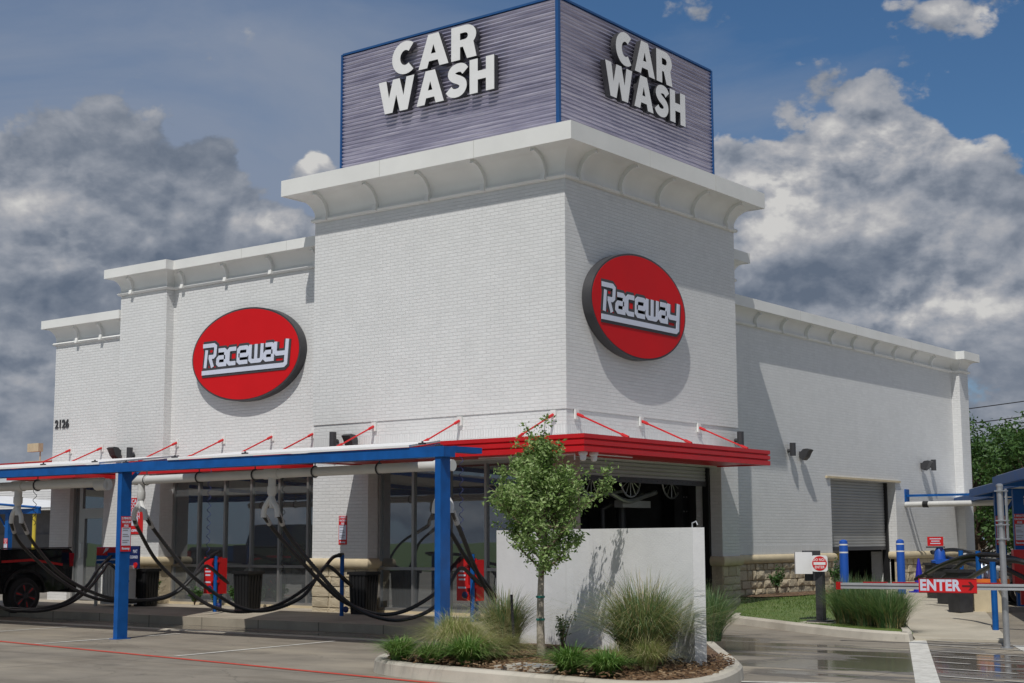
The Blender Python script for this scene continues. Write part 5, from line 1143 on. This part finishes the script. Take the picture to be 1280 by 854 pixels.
# ------------------------------------------------------------------ planting
def blade(mb, b, az, ln, h, out, w_, r, bend=2.0, droop=.0, seg=5):
    ca, sa = math.cos(az), math.sin(az); px, py_ = -sa, ca; vs = []
    for i in range(seg+1):
        t = i/seg; o = out*t**bend; z = h*(t-droop*t**3); ww = w_*(1-t)**.7*(1 if i else .7)
        x, y, zz = b[0]+ca*o, b[1]+sa*o, b[2]+z
        if i == seg: vs.append((x, y, zz))
        else: vs += [(x+px*ww, y+py_*ww, zz), (x-px*ww, y-py_*ww, zz)]
    fs = [(2*i, 2*i+1, 2*i+3, 2*i+2) for i in range(seg-1)]+[(2*seg-2, 2*seg-1, 2*seg)]
    mb.add(vs, fs)
def clump(name, label, cat, c, n, h, out, w_, m_, seed, r0=.08, droop=.35, lean=(0, 0), group=None, extra=None, hvar=.35, bend=1.8, seg=5, n2=0):
    r = random.Random(seed); mb = MB()
    for i in range(n):
        a = r.uniform(0, 2*PI); q = r0*math.sqrt(r.random()); b = (c[0]+q*math.cos(a), c[1]+q*math.sin(a), c[2]-.01)
        az = a+r.gauss(0, .5); k = r.uniform(1-hvar, 1.05); o = out*abs(r.gauss(.55, .38))
        lx, ly = math.cos(az)*o+lean[0]*k, math.sin(az)*o+lean[1]*k
        blade(mb, b, math.atan2(ly, lx), 1, h*k*(1-.25*min(1, o/out)), math.hypot(lx, ly), w_*r.uniform(.7, 1.2), r, bend, droop*r.uniform(.4, 1.4), seg)
    T = thing(name, label, cat, c, group); mb.build('foliage', m_, T)
    if extra:
        mb = MB()
        for i in range(extra[1]):
            a = r.uniform(0, 2*PI); q = r0*1.2*math.sqrt(r.random()); b = (c[0]+q*math.cos(a), c[1]+q*math.sin(a), c[2]-.01); az = a+r.gauss(0, .6); k = r.uniform(.5, 1.)
            o = out*abs(r.gauss(.5, .35))*extra[3]; lx, ly = math.cos(az)*o+lean[0]*k, math.sin(az)*o+lean[1]*k
            blade(mb, b, math.atan2(ly, lx), 1, h*k*extra[2], math.hypot(lx, ly), w_*.8, r, bend, droop*r.uniform(.6, 1.5), seg)
        mb.build('dry_stalks', extra[0], T)
    return T
zi = .185
gl, gf, gm = 'dark green liriope tufts on the island', 'feather grass tufts on the island', 'tall grass clumps'
for x, y, k, lab in ((3.22, -7.98, .9, 'bright green grassy tuft at the left tip of the island kerb'), (4.3, -8.05, 1.05, 'bright green grassy tuft right of the leftmost one, below the blond feather grass'), (3.78, -8.05, .75, 'low green grassy tuft squeezed between the two big left tufts'),
                     (5.86, -8.28, .95, 'bright green grassy tuft in front of the tree trunk, right of the concrete box'), (6.35, -8.30, .85, 'bright green grassy tuft between the tree and the big grass')):
    clump('liriope', lab, 'grass tuft', (x, y, zi-.02), int(760*k), .50*k, .50*k, .009, M['liriope'], hash(lab) % 999, .10, .55, group=gl)
clump('feather_grass', 'blond and green feather grass mound before the right blue post', 'grass tuft', (3.62, -7.45, zi), 2800, .95, .85, .0032, M['feather'], 21, .14, .75, lean=(.14, .02), group=gf, seg=7)
clump('feather_grass', 'blond feather grass mound between the leftmost tufts and the tree', 'grass tuft', (4.12, -7.68, zi), 1500, .62, .55, .0032, M['feather'], 25, .12, .75, lean=(.12, .02), group=gf, seg=7)
clump('feather_grass', 'feather grass tuft arching right beside the tree trunk', 'grass tuft', (4.22, -7.35, zi), 700, .55, .20, .0032, M['feather'], 22, .06, .7, lean=(.45, .12), group=gf, seg=7)
clump('feather_grass', 'feather grass tuft low before the big clump at the white wall', 'grass tuft', (6.52, -7.75, zi), 1000, .62, .42, .0032, M['feather'], 23, .08, .6, lean=(.05, .0), group=gf, seg=7)
clump('feather_grass', 'small pale feather grass tuft left of the big clump foot', 'grass tuft', (6.2, -7.95, zi), 520, .5, .32, .003, M['feather'], 24, .06, .6, group=gf, seg=7)
clump('tall_grass', 'tall grass clump with dry straw stalks at the left end of the white wall', 'ornamental grass', (3.45, -6.25, zi), 1100, 1.15, .72, .005, M['misc'], 31, .15, .42, group=gm, extra=(M['straw'], 190, .9, .8), seg=6)
clump('tall_grass', 'largest tall grass clump, arching before the middle of the white wall', 'ornamental grass', (6.12, -7.22, zi), 2300, 1.5, 1.2, .005, M['misc'], 32, .22, .5, group=gm, extra=(M['straw'], 260, .95, .8), seg=7)
clump('tall_grass', 'tall grass clump peeping out behind the right end of the white wall', 'ornamental grass', (4.62, -3.1, .16), 900, 1.1, .75, .0055, M['miscgreen'], 33, .12, .35, group=gm, seg=6)
for x, y, h, lab in ((4.22, 2.2, .95, 'tall green grass clump beside the do not enter post, leftmost of the lawn hedge'), (4.72, 1.85, .92, 'tall green grass clump in the middle of the lawn hedge under the barrier arm'), (5.22, 1.55, .85, 'tall green grass clump at the right corner of the lawn kerb')):
    clump('tall_grass', lab, 'ornamental grass', (x, y, hz(y)+.10), 1500, h*1.18, .52, .006, M['miscgreen'], hash(lab) % 997, .22, .3, group=gm, extra=(M['straw'], 160, .6, .7), seg=6)
def leaves(mb, c, rad, n, size, r, flat=1.):
    for i in range(n):
        d = Vector((r.gauss(0, 1), r.gauss(0, 1), r.gauss(0, 1)*flat)); d = d.normalized()*rad*r.random()**.4
        p = Vector(c)+d; leaf(mb, p, size*r.uniform(.7, 1.3), r)
def leaf(mb, p, s, r):
    a = Vector((r.gauss(0, 1), r.gauss(0, 1), r.gauss(0, .7)+.2)).normalized(); b = a.cross(Vector((r.gauss(0, 1), r.gauss(0, 1), r.gauss(0, 1)))).normalized(); nrm = a.cross(b)
    mb.add([p-a*s, p+b*s*.45-a*.1*s, p+a*s+nrm*s*.2, p-b*s*.45-a*.1*s], [(0, 1, 2, 3)])
def bush(name, label, c, h, rad, n, size, m_, seed, group=None, flowers=False):
    r = random.Random(seed); T = thing(name, label, 'shrub', c, group); st = MB(); lv = MB(); fl = MB()
    for i in range(9):
        a = r.uniform(0, 2*PI); o = rad*r.uniform(.2, 1); tip = Vector(c)+Vector((math.cos(a)*o, math.sin(a)*o, h*r.uniform(.5, 1)))
        pts = cr([c, Vector(c).lerp(tip, .5)+Vector((0, 0, h*.12)), tip], 4); st.tube(pts, .008, 5, .003)
        for p in pts[3:]: leaves(lv, p, rad*.32, n//50, size, r)
        if flowers: leaves(fl, tip, rad*.25, 4, size*.7, r)
    lv.build('foliage', m_, T); st.build('stem', M['barkdark'], T)
    if flowers: fl.build('blossom', M['flower'], T)
bush('purple_shrub', 'sparse shrub with purplish leaves at the right end of the white wall', (6.22, -6.92, zi), .46, .16, 160, .022, M['purple'], 41)
bush('small_shrub', 'small dark green shrub behind the tree trunk against the white wall', (4.35, -6.28, zi), .5, .17, 260, .022, M['shrub'], 42)
for i, (x, y, h, lab, fl) in enumerate(((-11.55, .30, .55, 'leafy young plant at the stone pier left of the storefront windows', 1), (-10.45, .62, .40, 'leafy plant under the first storefront window pane', 0), (-9.8, .6, .42, 'leafy plant under the second storefront window pane, with dry blooms', 1), (-9.05, .62, .45, 'leafy plant behind the left red cabinet', 0), (-8.5, .62, .42, 'leafy plant right of the left red cabinet', 0))):
    bush('window_plant', lab, (x, y, .15), h, .2, 420, .035, M['shrub'] if i else M['bgleaf'], 50+i, 'plants below the storefront windows', bool(fl))
for x, y, h, lab in ((-.45, 8.6, .62, 'green shrub on the mulch before the rubble base of the right wing'), (-.4, 11.5, .75, 'green shrub at the left jamb of the roller door')):
    bush('wall_shrub', lab, (x, y, hz(y)+.12), h, .2, 520, .03, M['shrub'], 60+int(x*10), 'shrubs along the right wing')
m = MB(); m.tube([(4.05, -6.85, .15), (3.93, -6.75, .88)], .018, 7)
tag(m.build('garden_stake', M['black'], origin=(4.05, -6.85, .15)), 'dark leaning stake left of the tree trunk on the island', 'stake')
# the young tree
def young_tree():
    r = random.Random(11); bx, by, bz = 4.62, -7.08, .17
    T = thing('young_tree', 'young leafy oak tree staked on the island before the white wall', 'tree', (bx, by, bz))
    tr = MB(); lv = MB(); lead = cr([(bx, by, bz), (bx-.01, by, .7), (bx+.01, by, 1.2), (bx+.03, by+.02, 1.7), (bx, by-.02, 2.2), (bx+.05, by, 2.78)], 5)
    tr.tube(lead, [.055-.043*(i/(len(lead)-1))**.9 for i in range(len(lead))], 10)
    trunk = None
    lb = MB()
    def twig(p0, d, ln, rad, dep):
        pts = [Vector(p0)]; d = Vector(d)
        n = max(3, int(ln/.08))
        for i in range(n):
            d = (d+Vector((r.gauss(0, .13), r.gauss(0, .13), r.gauss(.035, .10)))).normalized(); pts.append(pts[-1]+d*ln/n)
        lb.tube(pts, rad, 5, rad*.35)
        for i, p in enumerate(pts):
            f = i/n
            if dep < 2 and f > .22 and r.random() < (.85 if dep == 0 else .5):
                s = Vector((r.gauss(0, 1), r.gauss(0, 1), r.gauss(.2, .6))).normalized(); twig(p, (d*.75+s*.8).normalized(), ln*r.uniform(.28, .5), rad*.5, dep+1)
            if f > (.30 if dep == 0 else .1):
                for k in range(r.choice((5, 12, 19)) if dep else 10): leaf(lv, p+Vector((r.gauss(0, .042), r.gauss(0, .042), r.gauss(0, .04))), r.uniform(.014, .036), r)
    for i in range(38):
        h = (i+r.random()*.6)/38; z = 1.10+1.50*h; p = min(lead, key=lambda q: abs(q.z-z)); a = i*2.399+r.gauss(0, .3)
        ln = (.47+.34*math.sin(PI*min(1, h*1.5+.12)))*(1-h**2*.60)*r.uniform(.62, 1.2)
        if h < .12: ln *= .8
        el = math.radians(28+36*h+r.gauss(0, 9)); twig(p, (math.cos(a)*math.cos(el), math.sin(a)*math.cos(el), math.sin(el)), ln, .017-.008*h, 0)
    twig((bx-.05, by, 2.2), (-.30, .1, 1), .62, .010, 1); twig((bx+.05, by, 2.6), (.05, 0, 1), .32, .008, 1); twig((bx-.02, by, 1.75), (-.75, -.35, .55), .62, .01, 1); twig((bx-.02, by, 1.5), (-.8, -.45, .35), .55, .01, 1)
    trunk = tr.build('trunk', M['bark'], T, smooth='auto'); lb.build('limbs', M['barkdark'], T); lv.build('crown', M['treeleaf'], T)
    m = MB()
    for z in (.62, .88): m.lathe([(.052, -.012), (.054, .012)], (bx-.008, by, z), n=12)
    m.build('tree_tie', M['tie'], trunk)
young_tree()
# trees beyond the side row
def big_tree(seed, h, rad, label, loc, dens=1.):
    r = random.Random(seed); T = thing('tree', label, 'tree', loc, 'trees beyond the side canopies'); L0 = Vector(loc)
    tr = MB(); lv = MB(); top = L0+Vector((r.gauss(0, .2), 0, h*.8)); tr.tube(cr([L0, L0.lerp(top, .5)+Vector((r.gauss(0, .15), r.gauss(0, .1), 0)), top], 5), .13, 8, .03)
    for i in range(46):
        f = r.uniform(.12, 1); a = r.uniform(0, 2*PI); prof = math.sin(PI*(.16+.78*f))**.8; q = rad*prof*math.sqrt(r.uniform(.25, 1))
        c = L0+Vector((math.cos(a)*q, math.sin(a)*q, h*(.14+.86*f)+r.gauss(0, .15)))
        base = L0.lerp(top, min(.95, f*.8)); tr.tube([base, base.lerp(c, .6)+Vector((0, 0, -.1)), c], .035, 5, .01)
        cr_ = rad*r.uniform(.20, .38)
        for k in range(int(190*dens)):
            d = Vector((r.gauss(0, 1), r.gauss(0, 1), r.gauss(0, .75))).normalized()*cr_*r.random()**.45; leaf(lv, c+d, r.uniform(.06, .11), r)
    tr.build('trunk', M['barkdark'], T); lv.build('crown', M['bgleaf'], T); return T
ta = big_tree(71, 5.2, 1.9, 'dark green tree directly right of the end pilaster', (-6.6, 37.5, .2))
tb = big_tree(72, 5.6, 2.2, 'tall dark green tree at the right edge behind the side canopies', (-3.6, 36.5, .2), 1.1)
copy_tree(ta, (-5.2, 39.5, .2), 1.2, 'dark green tree between the end pilaster and the notice posts, farther back'); copy_tree(tb, (-1.2, 34.5, .2), 2.1, 'dark green tree beyond the notice posts, just outside the row')
copy_tree(tb, (-4.8, 33.2, .2), 3.6, 'dark green tree nearest the end pilaster, before the taller trees'); copy_tree(ta, (-2.2, 31.5, .2), 4.2, 'dark green tree nearest the notice posts, before the taller trees'); copy_tree(ta, (-8.9, 39.0, .2), 2.6, 'dark green tree mostly hidden behind the end of the right wing'); copy_tree(tb, (1.2, 37, .2), .6, 'dark green tree farthest right beyond the side row')
r_ = random.Random(80); m = MB()
for i in range(60):
    c = (r_.uniform(-13, 6), r_.uniform(40.5, 43), r_.uniform(.3, 2.4)); leaves(m, c, .9, 90, .09, r_)
struct('undergrowth', m, M['bgleaf'], 'stuff')
# overhead wires
for z0, z1, lab in ((9.1, 11.3, 'thin overhead wire, topmost of three at the right'), (8.25, 10.5, 'thin overhead wire, middle of three at the right'), (7.95, 10.15, 'thin overhead wire, lowest of three at the right')):
    p = [(-24+34*i/16, 60, z0-1.0+(z1-z0+1.0)*i/16-.35*math.sin(PI*i/16)) for i in range(17)]
    m = MB(); m.tube(p, .028, 5); tag(m.build('overhead_wire', M['black'], origin=(-24, 60, z0)), lab, 'wire', 'overhead wires')

# ------------------------------------------------------------------ left background
T = thing('store_building', 'pale shop building with a red roof band and white fascia far behind the truck', 'building', (-58, 30, .2))
m = MB(); m.box(-85, -44, 26, 40, 0, 5.35); m.build('wall', M['storewall'], T)
m = MB(); m.box(-85, -43.9, 25.8, 40.1, 5.35, 5.72); m.build('roof_band', M['storered'], T)
m = MB(); m.box(-85, -44, 24.2, 25.99, 3.12, 4.2)
for i in range(8): m.box(-85, -44, 24.17, 24.2, 3.2+.12*i, 3.29+.12*i)
m.build('fascia', M['storewhite'], T)
m = MB(); m.box(-85, -44, 25.6, 25.98, .2, 3.1); m.mat(1).box(-85, -44, 25.5, 25.6, .2, 1.9); m.build('shop_front', [M['midgrey'], M['storedark']], T)
m = MB(); m.box(-51.6, -50.05, 27, 28.2, 5.72, 6.75); m.build('roof_unit', M['pvcgrey'], T)
m = MB(); m.tube([(-54.0, 27, 5.7), (-54.0, 27, 6.5)], .04, 6); m.box(-54.9, -53.9, 26.8, 27.1, 6.35, 6.8); m.box(-55.4, -53.0, 27, 27.4, 5.72, 5.86); m.build('roof_light', M['cap'], T)
T = thing('shade_canopy', 'blue-framed white shade canopy far left behind the pickup', 'canopy', (-34, 12, .2))
m = MB(); m.obox((-35.4, 12, 2.66), (1, 0, 0), (0, 1, 0), (0, 0, 1), 2.95, .06, .09); m.tube([(-38.5, 10.6, 3.25), (-32.4, 12, 2.78)], .05, 6); m.build('beam', M['blue'], T)
m = MB(); m.add([(-38.4, 10.65, 3.22), (-32.5, 12.0, 2.76), (-32.5, 14.5, 2.90), (-38.4, 14.5, 3.36)], [(0, 1, 2, 3)]); m.add([(-38.4, 10.65, 3.24), (-32.5, 12.0, 2.78), (-32.5, 14.5, 2.92), (-38.4, 14.5, 3.38)], [(0, 1, 2, 3)]); m.build('roof_sheet', M['fabric'], T)
m = MB(); m.box(-34.45, -34.25, 11.9, 12.1, .2, 2.6); m.tube([(-34.35, 12, 1.9), (-35.1, 12, 2.6)], .04, 6); m.build('post', M['blue'], T)
m = MB(); m.tube([(-33.1, 12.1, .2), (-33.1, 12.1, 1.3)], .05, 8); m.build('holder', M['blue'], T)
notice(FR(-34.35, 11.895, 1.35), (-34.35, 11.89, 1.35), .24, .62, VF, 'small red and white vacuum notice on the far canopy post above the pickup bed', 'vacuum notices')
m = MB(); m.tube([(-32.82, 12.05, .2), (-32.82, 12.05, 2.57)], .07, 8); tag(m.build('yellow_pole', M['yellow'], origin=(-32.82, 12.05, .2)), 'yellow pole under the end of the far shade canopy at the left', 'pole')
# land across the road behind the viewer (seen mirrored in the shop windows)
m = MB(); xs = [-160+20*i for i in range(17)]
prof = [(-34, .0), (-40, .2), (-50, .7), (-70, 1.1), (-110, 1.1)]
m.add([(x, y, z+.02) for y, z in prof for x in xs], [(j*17+i, j*17+i+1, (j+1)*17+i+1, (j+1)*17+i) for j in range(4) for i in range(16)]); struct('verge', m, M['lawn'])

# ------------------------------------------------------------------ camera, sun and sky
cam = bpy.data.cameras.new('Camera'); co = bpy.data.objects.new('Camera', cam); C.objects.link(co); bpy.context.scene.camera = co
F, PITCH, ROLL, YAW = 1854.615, math.radians(7.59371), math.radians(-.22213), math.radians(37.40179)
cam.sensor_width = 36; cam.lens = F/1280*36; cam.clip_end = 2000; cam.clip_start = .1
cy_, sy_ = math.cos(YAW), math.sin(YAW)
fwd = Vector((-sy_*math.cos(PITCH), cy_*math.cos(PITCH), math.sin(PITCH))); rt = Vector((cy_, sy_, 0)); up = rt.cross(fwd)
r2 = rt*math.cos(ROLL)+up*math.sin(ROLL); u2 = up*math.cos(ROLL)-rt*math.sin(ROLL)
mw = Matrix((r2, u2, -fwd)).transposed().to_4x4(); mw.translation = Vector((15.08, -21.3, 1.55))*S; co.matrix_world = mw
SUN = Vector((.25, -.62, 1.0)).normalized()
sl = bpy.data.lights.new('Sun', 'SUN'); so = bpy.data.objects.new('Sun', sl); C.objects.link(so)
sl.energy = 3.1; sl.angle = math.radians(.53); sl.color = (1, .965, .91); so.rotation_euler = SUN.to_track_quat('Z', 'Y').to_euler(); so.location = SUN*60
W = bpy.data.worlds.new('World'); bpy.context.scene.world = W; W.use_nodes = True; W.cycles.sampling_method = 'MANUAL'; W.cycles.sample_map_resolution = 512; t = W.node_tree; t.nodes.clear()
out = t.nodes.new('ShaderNodeOutputWorld'); bg = t.nodes.new('ShaderNodeBackground'); L(t, bg.outputs[0], out.inputs[0]); bg.inputs[1].default_value = .12
sky = t.nodes.new('ShaderNodeTexSky'); sky.sky_type = 'NISHITA'; sky.sun_disc = False
sky.sun_elevation = math.asin(SUN.z); sky.sun_rotation = math.atan2(SUN.x, SUN.y); sky.air_density = 1.0; sky.dust_density = .6; sky.ozone_density = 1.6
dirn = t.nodes.new('ShaderNodeTexCoord').outputs['Generated']
sep = t.nodes.new('ShaderNodeSeparateXYZ'); L(t, dirn, sep.inputs[0])
# compass heading and elevation of the line of sight; heading 0 = along the camera's first bearing of the street
rx = mth(t, 'ADD', mth(t, 'MULTIPLY', sep.outputs[0], cy_), mth(t, 'MULTIPLY', sep.outputs[1], sy_))
ry = mth(t, 'ADD', mth(t, 'MULTIPLY', sep.outputs[0], -sy_), mth(t, 'MULTIPLY', sep.outputs[1], cy_))
az = mth(t, 'ARCTAN2', rx, ry); el = mth(t, 'ARCSINE', sep.outputs[2])
def blobs(lst):
    tot = None
    for (bx, by, sx, sy, wgt) in lst:
        a0 = math.atan((bx-640)/1855); e0 = math.atan((686-by)/1855*math.cos(a0))
        dx = mth(t, 'MULTIPLY', mth(t, 'SUBTRACT', az, a0), 1855/sx); dy = mth(t, 'MULTIPLY', mth(t, 'SUBTRACT', el, e0), 1855/sy)
        d = mth(t, 'ADD', mth(t, 'MULTIPLY', dx, dx), mth(t, 'MULTIPLY', dy, dy))
        g = mth(t, 'MULTIPLY', mth(t, 'POWER', 2.718, mth(t, 'MULTIPLY', d, -1)), wgt)
        tot = g if tot is None else mth(t, 'ADD', tot, g)
    return tot
def field(off, scale, detail=9., rough=.58, sx=1., sy=1.6, dist=.0):
    cb = t.nodes.new('ShaderNodeCombineXYZ')
    L(t, mth(t, 'MULTIPLY', mth(t, 'ADD', az, off[0]), sx), cb.inputs[0]); L(t, mth(t, 'MULTIPLY', mth(t, 'ADD', el, off[1]), sy), cb.inputs[1]); cb.inputs[2].default_value = off[2] if len(off) > 2 else 0
    n = N(t, 'ShaderNodeTexNoise', Scale=scale, Detail=detail, Roughness=rough, Distortion=dist); L(t, cb.outputs[0], n.inputs['Vector']); return n.outputs['Fac']
CUM = [(40, 290, 170, 120, .8), (190, 300, 130, 75, .55), (60, 430, 190, 90, .6), (30, 540, 200, 50, .45), (255, 190, 42, 22, .34), (385, 207, 26, 24, .38), (350, 290, 60, 18, .42), (200, 180, 300, 16, -.1),
       (1110, 200, 80, 45, .62), (1000, 270, 62, 56, .62), (1160, 215, 40, 40, .3), (1090, 310, 190, 66, .75), (1240, 345, 110, 66, .6), (948, 285, 42, 62, .6), (1190, 420, 150, 46, .62), (990, 385, 90, 20, .4), (1245, 4, 75, 34, .30), (1250, 560, 160, 90, .4), (905, 200, 34, 20, .34), (1010, 130, 60, 26, .16), (1110, 95, 120, 24, .12)]
cb_ = blobs(CUM)
# a broken deck everywhere else in the sky
far = mth(t, 'MULTIPLY', mth(t, 'SUBTRACT', field((3, 1, 4.), 1.7, 4., .5), .40), 1.9)
cosf = mth(t, 'COSINE', az); away = N(t, 'ShaderNodeMapRange'); L(t, cosf, away.inputs[0]); away.inputs[1].default_value = .93; away.inputs[2].default_value = .8; away.inputs[3].default_value = 0; away.inputs[4].default_value = 1
cb_ = mth(t, 'ADD', cb_, mth(t, 'MULTIPLY', far, away.outputs[0]))
def billow(o):
    cb = t.nodes.new('ShaderNodeCombineXYZ')
    L(t, mth(t, 'ADD', az, o[0]), cb.inputs[0]); L(t, mth(t, 'MULTIPLY', mth(t, 'ADD', el, o[1]), 1.3), cb.inputs[1]); cb.inputs[2].default_value = 3.3
    wn = N(t, 'ShaderNodeTexNoise', Scale=14., Detail=4.); L(t, cb.outputs[0], wn.inputs['Vector'])
    ad = t.nodes.new('ShaderNodeVectorMath'); ad.operation = 'MULTIPLY_ADD'; L(t, wn.outputs['Color'], ad.inputs[0]); ad.inputs[1].default_value = (.05, .05, .0); L(t, cb.outputs[0], ad.inputs[2])
    v = t.nodes.new('ShaderNodeTexVoronoi'); v.feature = 'F1'; v.normalize = True
    v.inputs['Scale'].default_value = 30.; v.inputs['Detail'].default_value = 3.; v.inputs['Roughness'].default_value = .5
    L(t, ad.outputs[0], v.inputs['Vector']); n = field((o[0], o[1], 2.1), 10.5, 10., .60, dist=.1)
    return mth(t, 'ADD', mth(t, 'MULTIPLY', n, .62), mth(t, 'MULTIPLY', mth(t, 'SUBTRACT', .95, v.outputs['Distance']), .42))
n1 = billow((0, 0)); n2 = billow((-.006, .010))
dens = mth(t, 'ADD', cb_, mth(t, 'MULTIPLY', mth(t, 'SUBTRACT', n1, .52), 1.5))
al = ramp(t, dens, [(.24, 0.), (.33, 1.)]); al.color_ramp.interpolation = 'EASE'
lite = blobs([(1120, 185, 105, 46, .42), (955, 270, 60, 62, .34), (1185, 395, 130, 40, .40), (995, 245, 60, 36, .32), (385, 204, 26, 20, .5), (345, 285, 60, 18, .42), (1245, 6, 50, 20, .4), (1190, 300, 60, 40, .22), (1060, 290, 60, 26, .16), (20, 250, 110, 50, .14), (80, 330, 60, 30, .12), (20, 470, 80, 26, .16)])
dark_ = blobs([(230, 330, 150, 110, .16), (120, 430, 220, 70, .08), (1040, 372, 130, 34, .34), (1090, 330, 70, 30, .12), (1170, 260, 50, 40, .12), (640, 560, 900, 60, .02), (255, 190, 50, 30, .1)])
n3 = field((5., 2., 1.), 5.5, 5., .5, 1., 1.5, .4)
dlit = mth(t, 'MULTIPLY', mth(t, 'SUBTRACT', n1, n2), mth(t, 'ADD', 2.1, mth(t, 'MULTIPLY', lite, 7.)))
sh = mth(t, 'ADD', mth(t, 'ADD', mth(t, 'ADD', .34, mth(t, 'MULTIPLY', mth(t, 'SUBTRACT', n3, .5), .42)), dlit), mth(t, 'SUBTRACT', lite, dark_))
cc = ramp(t, sh, [(.0, (.98, 1.24, 1.7)), (.25, (1.55, 1.8, 2.25)), (.48, (2.4, 2.6, 3.0)), (.72, (3.4, 3.45, 3.65)), (1., (5.0, 4.95, 4.85))])
# thin veil: greyer towards the left and the horizon, open blue high on the right
vn = field((1.2, .4, 7.), 3.6, 7., .55, 1., 2.6, .6)
vb_ = blobs([(120, 240, 560, 330, .95), (640, 640, 1300, 280, .85), (420, 60, 260, 70, .10), (1180, 60, 330, 150, -.35), (1250, 170, 200, 100, -.1), (980, 160, 160, 60, .25)])
va = ramp(t, mth(t, 'ADD', mth(t, 'MULTIPLY', vb_, .75), mth(t, 'MULTIPLY', mth(t, 'SUBTRACT', vn, .42), 1.3)), [(.05, 0.), (.85, .92)])
tint = mixc(t, 1., sky.outputs[0], (.31, .455, .58), 'MULTIPLY')
vc = mixc(t, vn, (1.45, 1.95, 2.85), (2.2, 2.5, 3.15))
va2 = mth(t, 'MAXIMUM', va.outputs[0], mth(t, 'MULTIPLY', away.outputs[0], .7))
c1 = mixc(t, va2, tint, vc)
c2 = mixc(t, al.outputs[0], c1, cc.outputs[0])
L(t, c2, bg.inputs[0])
sc = bpy.context.scene
sc.view_settings.view_transform = 'Standard'; sc.view_settings.look = 'None'; sc.view_settings.exposure = 0; sc.view_settings.gamma = 1; sc.view_settings.use_curve_mapping = False
sc.cycles.max_bounces = 6; sc.cycles.transparent_max_bounces = 12; sc.cycles.use_denoising = True; sc.cycles.sample_clamp_indirect = 8
# layout units to metres
for o in bpy.data.objects:
    if o.parent is None and o.type in ('MESH', 'EMPTY'):
        o.location = o.location*S; o.scale = o.scale*S
bpy.context.view_layer.update()
